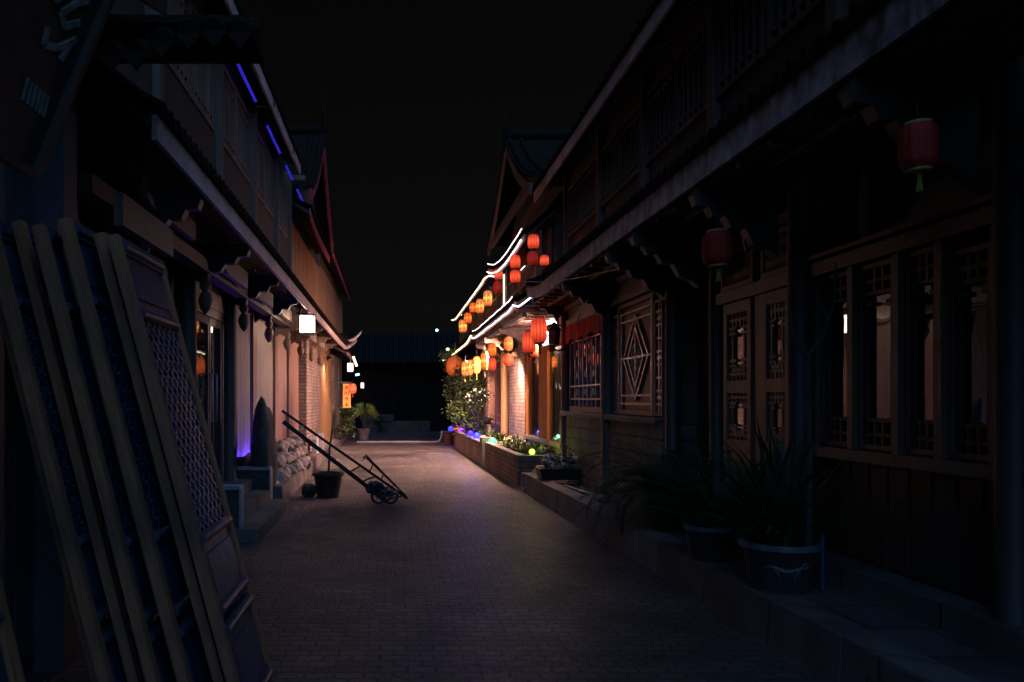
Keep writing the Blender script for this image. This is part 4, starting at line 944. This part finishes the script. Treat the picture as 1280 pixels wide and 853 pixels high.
for q, p in enumerate((Vector((-.24, 10.98, .13)), Vector((-.07, 11.10, .11)))):
    w = MB(); w.tube([p + Vector((.09 * math.cos(a), .02 * math.sin(a), .09 * math.sin(a))) for a in [2 * PI * k / 20 for k in range(21)]], .020, 8);
    wo = w.build('wheel', M['black'], rt)
    w = MB(); w.lathe([(.03, -.03), (.035, 0), (.03, .03)], p, 10)
    for k in range(6): a = PI / 3 * k; w.tube([p, p + Vector((.09 * math.cos(a), 0, .09 * math.sin(a)))], .007, 5)
    w.build('hub', M['steel'], wo)
c = MB(); c.rock((-.30, 11.02, .26), .12, 5, (1.1, .8, .75), 2, .3); c.rock((-.14, 11.06, .17), .11, 6, (1.2, .8, .6), 2, .3); c.build('cloth_bundle', M['black'], rt)
# plants at the panel foot
def tuft(name, c0, n, L, w, mt, label, spread=.8, droop=.25, cat='plant', group=None, up=1.0, rad=.05):
    c = MB(); c0 = Vector(c0)
    for i in range(n):
        a = R(0, 2 * PI); r_ = R(.1, spread); b = c0 + Vector((R(-rad, rad), R(-rad, rad), R(0, .04)))
        d = Vector((math.cos(a) * r_, math.sin(a) * r_, up)); ll = L * R(.6, 1.1)
        m_ = b + d.normalized() * ll * .55; d2 = (d.normalized() + Vector((math.cos(a), math.sin(a), -.6)) * droop).normalized()
        sd = Vector((-math.sin(a), math.cos(a), 0)) * w / 2
        c.add([b - sd * .5, b + sd * .5, m_ + sd, m_ - sd, m_ + d2 * ll * .5], [(0, 1, 2, 3), (3, 2, 4)])
    return tag(c.build(name, M[mt]), label, cat, group)
def bush(name, c0, rx, ry, rz, n, sz, mt, label, group=None, stems=5, mt2=None):
    c0 = Vector(c0); rt = empty(name, (c0.x, c0.y, c0.z - rz), label, 'plant', group)
    for q, mm in enumerate([mt] + ([mt2] if mt2 else [])):
        c = MB()
        cl = [(Vector((R(-.75, .75) * rx, R(-.75, .75) * ry, R(-.8, .85) * rz)), R(.18, .4)) for _ in range(12)]
        for i in range(n):
            k, r_ = random.choice(cl); v = Vector((random.gauss(0, 1), random.gauss(0, 1), random.gauss(0, 1))).normalized() * r_ * R(.4, 1) * max(rx, rz)
            p = c0 + k + v; c.leaf(p, (R(-1, 1), R(-1, 1), R(-.5, .8)), sz * R(.6, 1.3), sz * .5, .2)
        c.build('foliage', M[mm], rt)
    c = MB()
    for i in range(stems): c.tube([(c0.x + R(-.05, .05), c0.y + R(-.05, .05), c0.z - rz), (c0.x + R(-.4, .4) * rx, c0.y + R(-.4, .4) * ry, c0.z), (c0.x + R(-.8, .8) * rx, c0.y + R(-.8, .8) * ry, c0.z + rz * R(.2, .9))], [.02, .014, .005], 5)
    c.build('stem', M['bark'], rt); return rt
for i in range(5): tuft('low_plant', (-2.05 + R(-.04, .04), 10.8 + i * .32, .2), 26, .36, .03, 'leaf_dark', 'dark spiky low plant at the foot of the blue lit shutter', 1.0, .5, group='dark low plants under the shutters')
# far left
rt = pot('square_pot', (-1.18, 29.0, 0), .22, .40, 'clay', 'pale tapered pot holding the bright green palm at the far left')
rt = empty('potted_palm', (-1.18, 29, .3), 'bright green bushy dwarf palm in the pale pot', 'plant')
c = MB(); c.tube([(-1.18, 29, .33), (-1.16, 29, .7), (-1.15, 29, 1.0)], [.05, .05, .045]); c.build('trunk', M['bark'], rt)
c = MB()
for i in range(260):
    a = R(0, 2 * PI); e = R(-.3, 1.3); d = Vector((math.cos(a) * math.cos(e), math.sin(a) * math.cos(e), math.sin(e))); b = Vector((-1.12, 29, .98)) + d * R(0, .15)
    c.leaf(b, d, R(.3, .52), .03, .35, Vector((-math.sin(a), math.cos(a), .3)))
c.build('foliage', M['leaf_bright'], rt)
bush('leafy_shrub', (-1.62, 25.5, .75), .26, .5, .5, 700, .10, 'leaf', 'leafy green shrub beneath the orange vertical sign', mt2='leaf_dark')
bush('small_shrub', (-1.75, 27.8, .6), .25, .5, .38, 300, .09, 'leaf', 'small green shrub between the sign shrub and the potted palm')
for i, (x, y, h) in enumerate(((-1.78, 17.9, .36), (-1.78, 19.3, .38))):
    c = MB(); c.prism([(x, y, .25), (x, y + .5, .25), (x, y + .5, .25 + h * .8), (x, y + .42, .25 + h), (x, y + .06, .25 + h), (x, y, .25 + h * .85)], (-.10, .0, 0)); c.box(x - .12, x + .02, y - .03, y + .53, .19, .25)
    tag(c.build('carved_stone', M['pale']), ['nearer', 'farther'][i] + ' pale carved stone block set before the left brick pier', 'stone block', 'pale stone blocks')
rt = empty('vertical_sign', P(433.5, 495, 24.8), 'orange vertical sign board with dark characters hanging at the far left', 'sign')
p = rt.location; c = MB(); c.box(p.x - .12, p.x + .12, p.y - .02, p.y + .02, p.z - .37, p.z + .37); c.build('board', M['e_sign'], rt)
c = MB()
for q, segs in enumerate(([(-.05, .05, .05, .05), (0, .05, 0, -.05), (-.05, 0, .05, 0)], [(-.05, .05, -.06, -.05), (0, .04, 0, -.03), (.05, .05, .05, -.05)], [(-.06, .02, .06, .02), (0, .06, -.05, -.05), (0, .02, .05, -.05)], [(-.05, .0, .05, .0), (0, .06, 0, -.05), (-.05, -.05, .05, -.05)])):
    for (x0, z0, x1, z1) in segs: c.beam((p.x + x0, p.y - .026, p.z + .25 - q * .17 + z0), (p.x + x1, p.y - .026, p.z + .25 - q * .17 + z1), .02, .008, up=(0, 1, 0))
c.build('painted_character', M['black'], rt)
c = MB(); c.beam((p.x - .5, p.y, p.z + .42), (p.x + .14, p.y, p.z + .42), .03, .03); c.beam((p.x - .08, p.y, p.z + .42), (p.x - .08, p.y, p.z + .36), .02, .02); c.build('hanging_arm', M['iron'], rt)

# ---------------------------------------------------------------- right planters and plants
def xp(y): return 2.02 - (y - 12) * .018
def planter(y0, y1, z1, label, endx=None):
    rt = empty('brick_planter', ((xp(y0) + 2.6) / 2, y0, 0), label, 'planter', 'brick planters before the shops')
    c = MB(); w = .12
    def pr(xa0, xa1, xb0, xb1, za, zb, ya=y0, yb=y1): c.add([(xa0, ya, za), (xa1, ya, za), (xb1, yb, za), (xb0, yb, za), (xa0, ya, zb), (xa1, ya, zb), (xb1, yb, zb), (xb0, yb, zb)], [(3, 2, 1, 0), (4, 5, 6, 7), (0, 1, 5, 4), (1, 2, 6, 5), (2, 3, 7, 6), (3, 0, 4, 7)])
    pr(xp(y0), xp(y0) + w, xp(y1), xp(y1) + w, 0, z1 - .05)
    c.box(xp(y0) + w, 2.62, y0, y0 + w, 0, z1 - .05); c.box(xp(y1) + w, 2.62, y1 - w, y1, 0, z1 - .05)
    c.build('planter_wall', M['planter'], rt)
    c = MB(); pr(xp(y0) - .015, xp(y0) + w + .01, xp(y1) - .015, xp(y1) + w + .01, z1 - .049, z1)
    c.box(xp(y0) + w + .011, 2.62, y0 - .015, y0 + w + .01, z1 - .049, z1); c.build('coping', M['kerb'], rt)
    c = MB(); c.box(xp(y0) + w, 2.64, y0 + w, y1 - w, .1, z1 - .10); c.build('soil_fill', M['soil'], rt)
planter(13.1, 17.3, .54, 'near brick planter with pale coping in front of the shop window')
planter(17.9, 25.0, .50, 'far brick planter below the leafy shrub and coloured lights')
c = MB(); c.box(xp(17.6) - .05, xp(17.6) + .22, 17.35, 17.85, 0, .62); tag(c.build('planter_pillar', M['kerb']), 'squat stone pillar standing between the two brick planters', 'pillar')
c = MB(); c.prism([(1.99, 13.08, 0), (2.6, 13.08, 0), (2.6, 13.08, .38), (2.3, 13.08, .38)], (0, -.5, 0)); tag(c.build('ramp_block', M['kerb']), 'small sloped stone block at the near end of the near planter', 'stone block')
for i in range(22):
    y = 13.4 + R(0, 3.7); x = 2.2 + R(0, .36); 
    tuft('bedding_plant', (x, y, .45), random.randint(20, 34), R(.18, .32), .035, random.choice(['leaf', 'leaf_light', 'leaf_dark']), 'small leafy bedding plant in the near brick planter', 1.3, .5, group='bedding plants in the near planter')
for i in range(34):
    y = 18.1 + R(0, 6.6); x = 2.12 + R(0, .4)
    tuft('bedding_plant', (x, y, .42), 26, R(.2, .38), .04, random.choice(['leaf', 'leaf_dark']), 'leafy plant in the far brick planter among coloured lights', 1.3, .5, group='bedding plants in the far planter')
def glow(px, py, Y, col, s, label):
    p = P(px, py, Y); nm = 'garden_light'; rt = empty(nm, p, label, 'garden light', 'coloured garden lights')
    m_ = emis('glow_' + label.split()[0], tuple(min(1, v * .7) for v in col), 3.0); c = MB(); c.rock(p, .05 if 'yellow' in label else .095, 1, n=2, amp=0)
    ld = bpy.data.lights.new('garden_glow', 'POINT'); ld.energy = s * (.06 if 'yellow' in label else .05 if 'green' in label else .20); ld.color = col; ld.shadow_soft_size = .03; lo = bpy.data.objects.new('garden_glow', ld); COL.objects.link(lo); lo.location = (-.03, -.06, .13); lo.parent = rt; c.build('lens', m_, rt)
    c = MB(); c.tube([p + Vector((0, .05, -.02)), p + Vector((0, .13, -.04))], [.06, .04]); c.tube([p + Vector((0, .1, -.04)), p + Vector((0, .1, -.15))], .012); c.build('housing', M['iron'], rt)
glow(665, 565, 13.6, (.75, 1.0, .12), 75, 'yellow-green garden light at the near end of the near planter')
glow(615.5, 553, 17.2, (.05, 1.0, .35), 75, 'green garden light where the two planters meet')
glow(604, 549, 18.6, (1.0, .25, .1), 22, 'small orange garden light between the green and blue ones')
glow(596.5, 546, 19.8, (.03, .06, 1.0), 110, 'bright blue garden light in the far planter')
glow(588, 543, 21.3, (.05, .02, 1.0), 70, 'violet-blue garden light behind the bright blue one')
glow(570.5, 538, 25.4, (1.0, .10, .05), 40, 'red garden light at the far end of the planters')
glow(577, 539, 24.0, (.30, .06, 1.0), 50, 'purple garden light beside the red one')
glow(563.5, 536.5, 26.5, (.05, .05, 1.0), 40, 'farthest deep blue garden light above the white pipe')
p = Vector((-2.0, 11.0, .50)); rt = empty('blue_uplight', p, 'blue uplight hidden in the plants below the left shutters', 'garden light')
c = MB(); c.tube([p + Vector((-.06, -.45, .15)), p + Vector((-.06, 1.2, .15))], .014); c.build('tube', emis('glow_up', (.08, .03, 1.0), 90), rt)
c = MB(); c.box(-2.10, -2.02, 10.5, 12.25, .58, .62); c.box(-2.03, -2.015, 10.5, 12.25, .62, .70); c.box(-2.10, -2.03, 10.49, 10.505, .58, .70); c.build('housing', M['iron'], rt)
# climbing shrub by far house
bush('climbing_shrub', (2.05, 24.2, 1.55), .50, .9, 1.05, 2300, .12, 'leaf', 'tall leafy climbing shrub rising from the far planter', stems=9, mt2='leaf_dark')
bush('overhanging_vine', (1.75, 26.5, 2.75), .42, .9, .40, 700, .12, 'leaf_light', 'light leaved vine hanging at the far eave corner around the small lamps')
bush('violet_shrub', (2.25, 21.6, 1.15), .28, .8, .6, 700, .11, 'leaf_dark', 'shrub tinted violet above the blue lights')
# white pipe across the street end
c = MB(); pts = [P(448, 553.5, 26.0) * 1, P(500, 553, 26.2), P(540, 552.5, 26.4)]
pts = [Vector((-1.3, 26.6, .045)), Vector((0, 26.7, .045)), Vector((1.25, 26.6, .045)), Vector((1.44, 26.5, .08)), Vector((1.50, 26.5, .2)), Vector((1.52, 26.5, .42))]
c.tube(pts, .035, 8); tag(c.build('white_pipe', M['pale']), 'white pipe lying across the far street and bending up at the planter', 'pipe')
pot('brown_pot', (1.72, 26.3, 0), .17, .42, 'planter', 'small brown pot at the end of the white pipe')
# tray planter with white flowers
rt = empty('flower_tray', (2.45, 12.0, .27), 'black rectangular tray planter on the kerb near the shop corner', 'planter')
c = MB()
bx = lambda z, e: [(2.14 - e, 11.72 - e, z), (2.68 + e, 11.72 - e, z), (2.68 + e, 12.05 + e, z), (2.14 - e, 12.05 + e, z)]
lo, hi = bx(.275, 0), bx(.44, .04); c.add(lo + hi, [(3, 2, 1, 0), (0, 1, 5, 4), (1, 2, 6, 5), (2, 3, 7, 6), (3, 0, 4, 7)])
hi2 = bx(.44, .015); c.add(hi + hi2, [(0, 1, 5, 4), (1, 2, 6, 5), (2, 3, 7, 6), (3, 0, 4, 7)]); c.build('tray', M['black'], rt)
c = MB(); c.add(bx(.425, .02), [(0, 1, 2, 3)]); c.build('soil_fill', M['soil'], rt)
rt = empty('white_flowers', (2.45, 11.9, .43), 'white flowered plant growing in the black tray', 'plant')
c = MB(); d = MB()
for i in range(150):
    p = Vector((2.2 + R(0, .46), 11.76 + R(0, .26), .44 + abs(random.gauss(0, .11)))); 
    if i % 2: c.leaf(p, (R(-1, 1), R(-1, 1), R(-.2, 1)), .09, .04, .2)
    else:
        for k in range(5): a = 2 * PI * k / 5; d.leaf(p, (math.cos(a), math.sin(a) * .8, .4 + R(-.3, .3)), .055, .04, .0)
for i in range(22): x = 2.2 + R(0, .46); y = 11.8 + R(0, .2); c.tube([(x, y, .42), (x + R(-.05, .05), y + R(-.04, .04), .6)], .004, 4)
c.build('foliage', M['leaf_dark'], rt); d.build('blossom', M['petal'], rt)
for i, (x, y) in enumerate(((2.45, 12.6), (2.6, 12.8))):
    tuft('red_flower', (x, y, .25), 30, .32, .03, 'petal_red', 'dark red flowering plant behind the black tray', 1.2, .4, group='red flowers behind the tray')
c = MB(); c.tube([(2.36, 11.2, .25), (2.44, 10.8, .235), (2.52, 10.3, .23)], .016, 6); tag(c.build('bamboo_stick', M['pale']), 'pale stick lying in the soil bed beside the tray', 'stick')
c = MB(); c.lathe([(.10, 0), (.13, .02), (.13, .06), (.11, .06), (.105, .03)], (2.52, 9.9, .20), 18); tag(c.build('round_dish', M['clay']), 'shallow round dish lying in the soil bed', 'dish')
for i in range(16):
    y = 9.0 + R(0, 3.2); c = MB(); c.rock((2.35 + R(0, .28), y, .21), R(.03, .07), 80 + i, (1, 1, .6), 1)
    tag(c.build('small_stone', M['slab']), 'small stone in the soil bed along the right wall', 'rock', 'small stones in the soil bed')
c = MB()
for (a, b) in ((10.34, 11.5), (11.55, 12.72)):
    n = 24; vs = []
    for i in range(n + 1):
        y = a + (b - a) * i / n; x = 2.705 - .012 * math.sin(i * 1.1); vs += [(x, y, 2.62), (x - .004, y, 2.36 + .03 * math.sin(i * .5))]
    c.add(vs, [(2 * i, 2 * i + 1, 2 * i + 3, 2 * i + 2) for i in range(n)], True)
tag(c.build('red_valance', M['red_cloth']), 'red cloth valance hung over the barred window', 'cloth')  # reflection of the red lanterns on the wood, modelled as a strip

c = MB()
for i in range(420):
    y = 4.2 + 20 * random.random() ** 1.4; side = random.random()
    x = (xr(y) - abs(random.gauss(0, .16)) - .02) if side < .5 else ((xl(max(y, 10.9)) + .05 + abs(random.gauss(0, .18))) if side < .85 and y > 8 else R(-1.2, 2.0))
    if x < -1.35 and y < 10.8: x += .3
    c.leaf((x, y, .004 + R(0, .012)), (R(-1, 1), R(-1, 1), .15), R(.02, .05), R(.012, .028), .05, Vector((R(-.3, .3), R(-.3, .3), 1)))
tag(c.build('leaf_litter', mat('litter', (.20, .13, .07), .8, scale=8)), kind='stuff', label='scattered dry leaves and grit along the kerbs', cat='litter')

# cycads, palms and pots in the right foreground
def frond(c, b, az, el, L, leaflet, droop, w=.012, lw=.014, n=26):
    pts = []; p = Vector(b); e = el
    for i in range(n + 1): 
        pts.append(p.copy()); e -= droop / n; p = p + Vector((math.cos(az) * math.cos(e), math.sin(az) * math.cos(e), math.sin(e))) * L / n
    c.tube(pts[::2], [w * (1 - .8 * i / (len(pts[::2]) - 1)) * .5 for i in range(len(pts[::2]))], 4, False)
    sd = Vector((-math.sin(az), math.cos(az), 0))
    for i in range(3, n + 1):
        t = (pts[i] - pts[i - 1]).normalized(); ll = leaflet * math.sin(PI * min(1, (i / n) * .9 + .08))
        for q in (-1, 1): c.leaf(pts[i], sd * q + t * .55 + Vector((0, 0, .25)), ll, lw, .25, Vector((0, 0, 1)))
rt = empty('cycad', (2.62, 7.7, .26), 'large dark cycad with arching fronds growing by the right kerb', 'plant')
c = MB(); c.lathe([(.12, 0), (.14, .15), (.12, .38), (.05, .42)], (2.50, 7.6, .2), 14); c.build('trunk', M['bark'], rt)
c = MB()
for i in range(95): frond(c, (2.50, 7.6, .60), R(0, 2 * PI), R(-.1, 1.35), R(.6, .95), .17, R(.9, 2.2))
c.build('fronds', M['leaf_dark'], rt)
pa = (2.42, 5.05, .262); pb = (2.34, 5.95, .262)
po = pot('glazed_pot', pa, .22, .30, 'glaze', 'dark glazed pot with a pale dragon motif at the right kerb', 'glazerim', taper=.82)
c = MB(); 
def f_(u, v): return (pa[0] + (.176 + .16 * v) * math.cos(-PI * .58 + u * 3.4), pa[1] + (.176 + .16 * v) * math.sin(-PI * .58 + u * 3.4), pa[2] + v)
c.tube([f_(-.20 + .40 * t, .155 + .012 * math.sin(t * 9)) for t in [i / 16 for i in range(17)]], [.002 + .011 * math.sin(PI * i / 16) for i in range(17)], 6)
for u0, v0, k in ((-.10, .15, 1), (-.02, .165, -1), (.07, .15, 1), (.13, .16, -1), (.03, .145, 1)):
    c.tube([f_(u0 + .05 * k * t, v0 - .05 * t * t) for t in (0, .4, .8, 1.1)], [.008, .007, .004, .002], 5)
c.tube([f_(.17 + .03 * math.cos(q), .175 + .02 * math.sin(q)) for q in (0, 1.2, 2.4, 3.6, 4.8, 6)], .006, 5)
c.build('painted_motif', M['glazerim'], po)
rt = empty('spiky_palm', pa, 'upright spiky dark leaved palm in the motif pot', 'plant')
c = MB()
for i in range(150):
    a = R(0, 2 * PI); e = R(.35, 1.5); b = Vector((pa[0] + R(-.06, .06), pa[1] + R(-.06, .06), .52)); L = R(.5, .85)
    d = Vector((math.cos(a) * math.cos(e), math.sin(a) * math.cos(e), math.sin(e))); sd = Vector((-math.sin(a), math.cos(a), 0)) * .014
    m_ = b + d * L * .5; m2 = m_ + (d + Vector((0, 0, -.15))).normalized() * L * .3; t = m2 + (d + Vector((0, 0, -.5))).normalized() * L * .3
    c.add([b - sd * .7, b + sd * .7, m_ + sd, m_ - sd, m2 + sd * .8, m2 - sd * .8, t], [(0, 1, 2, 3), (3, 2, 4, 5), (5, 4, 6)])
c.build('foliage', M['leaf_dark'], rt)
pot('glazed_pot', pb, .18, .26, 'glaze', 'smaller plain glazed pot just behind the motif pot', 'glazerim', taper=.82)
rt = empty('feathery_palm', pb, 'loose feathery palm in the smaller glazed pot', 'plant')
c = MB()
for i in range(48): frond(c, (pb[0], pb[1], .50), R(0, 2 * PI), R(.5, 1.4), R(.6, 1.0), .13, R(.6, 1.5), lw=.012)
c.build('fronds', M['leaf_dark'], rt)
rt = empty('sapling', (2.52, 4.86, .262), 'slim bare forked sapling standing before the tall windows', 'tree')
c = MB(); x, y = 2.55, 4.95
c.tube([(x, y, .25), (x + .01, y, 1.0), (x, y, 1.72)], [.024, .020, .016], 8); c.build('trunk', M['bark'], rt)
c = MB(); c.tube([(x, y, 1.72), (x + .10, y, 1.86), (x + .15, y - .02, 2.05), (x + .17, y, 2.3)], [.016, .012, .010, .006], 7); c.tube([(x, y, 1.70), (x - .09, y, 1.84), (x - .12, y, 2.0)], [.015, .011, .006], 7); c.tube([(x + .12, y - .01, 1.95), (x + .05, y, 2.1)], [.008, .004], 6); c.build('branch', M['bark'], rt)
c = MB(); c.box(2.62, 2.64, 4.93, 4.95, .27, .62); tag(c.build('blue_stake', mat('stakeblue', (.04, .07, .16), .5)), 'thin blue stake beside the motif pot', 'stake')

# ---------------------------------------------------------------- street end
rt = empty('end_building', (0, 37, 0), 'low dark timber building closing the far end of the street', 'building')
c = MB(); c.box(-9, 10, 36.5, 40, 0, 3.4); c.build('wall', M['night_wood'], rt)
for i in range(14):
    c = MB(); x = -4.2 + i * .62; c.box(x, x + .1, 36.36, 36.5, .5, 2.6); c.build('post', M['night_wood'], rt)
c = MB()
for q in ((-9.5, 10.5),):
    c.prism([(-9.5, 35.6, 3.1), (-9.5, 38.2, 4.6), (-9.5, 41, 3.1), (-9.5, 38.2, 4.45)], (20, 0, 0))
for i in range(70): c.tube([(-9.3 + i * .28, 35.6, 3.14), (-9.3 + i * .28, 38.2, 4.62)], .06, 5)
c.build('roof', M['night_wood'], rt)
c = MB(); c.box(-1.5, 1.5, 35.2, 35.45, 0, .52); c.box(-1.55, -.1, 35.15, 35.5, .521, .80); tag(c.build('low_wall', M['slab']), 'low stone wall in front of the dark building at the street end', 'wall')
bush('end_bush', (-.72, 34.4, .4), .18, .2, .35, 300, .10, 'leaf_dark', 'small dark shrub before the low wall at the street end')

# loose cables under the right eave
for (pts, lab) in (([P(650, 352, 11), P(690, 352, 10.4), P(735, 345, 9.6), P(775, 335, 9), P(800, 322, 8.6)], 'slack black cable sagging under the worn right eave board'),
                   ([P(905, 235, 5.8), P(908, 275, 5.8), P(925, 285, 5.8), P(932, 315, 5.8)], 'dangling cable end by the unlit lantern over the lattice doors'),
                   ([P(735, 375, 10.0), P(722, 400, 10.6), P(718, 440, 10.9), P(722, 470, 10.9)], 'dark looping cable in front of the barred window')):
    c = MB(); pp = [Vector(p) for p in pts]; q = []
    for i in range(len(pp) - 1):
        for k in range(5):
            t = k / 5; a = pp[max(0, i - 1)]; b = pp[i]; d = pp[i + 1]; e = pp[min(len(pp) - 1, i + 2)]
            q.append(.5 * ((2 * b) + (d - a) * t + (2 * a - 5 * b + 4 * d - e) * t * t + (3 * b - a - 3 * d + e) * t ** 3))
    q.append(pp[-1]); c.tube(q, .008, 6); tag(c.build('cable', M['steel']), lab, 'cable')

# ---------------------------------------------------------------- light, sky, camera
w = bpy.data.worlds.new('World'); scene.world = w; w.use_nodes = True
nt = w.node_tree; N = nt.nodes; L = nt.links; bg = N['Background']
sky = N.new('ShaderNodeTexSky'); sky.sky_type = 'NISHITA'; sky.sun_disc = False; sky.sun_elevation = math.radians(34); sky.sun_rotation = math.radians(195)
hs = N.new('ShaderNodeHueSaturation'); hs.inputs['Saturation'].default_value = 0.12
L.new(sky.outputs[0], hs.inputs['Color']); L.new(hs.outputs[0], bg.inputs['Color']); bg.inputs['Strength'].default_value = 0.00048
sd = bpy.data.lights.new('moon', 'SUN'); sd.energy = 2.0; sd.angle = math.radians(95); sd.color = (.20, .47, 1.0)  # added broad blue fill for the near street and facades, no real moon
so = bpy.data.objects.new('moon', sd); COL.objects.link(so)
so.rotation_euler = Vector((-.26, .70, -.66)).normalized().to_track_quat('-Z', 'Y').to_euler()
cd = bpy.data.cameras.new('camera'); co = bpy.data.objects.new('camera', cd); COL.objects.link(co); scene.camera = co
co.location = (0, 0, H); co.rotation_euler = (PI / 2, 0, 0)
cd.sensor_width = 36; cd.lens = 36 * 1000 / 1280; cd.shift_x = (640 - VX) / 1280; cd.shift_y = (VY - 426.5) / 1280
cd.clip_start = .05; cd.clip_end = 600
cd.dof.use_dof = True; cd.dof.focus_distance = 11.5; cd.dof.aperture_fstop = 3.5
vs = scene.view_settings; scene.display_settings.display_device = 'sRGB'; vs.view_transform = 'Standard'; vs.look = 'None'; vs.exposure = 0; vs.gamma = 1
cy = scene.cycles; cy.max_bounces = 6; cy.diffuse_bounces = 3; cy.glossy_bounces = 3; cy.transparent_max_bounces = 8; cy.sample_clamp_indirect = 4; cy.use_light_tree = True
cy.use_denoising = True; cy.caustics_reflective = False; cy.caustics_refractive = False
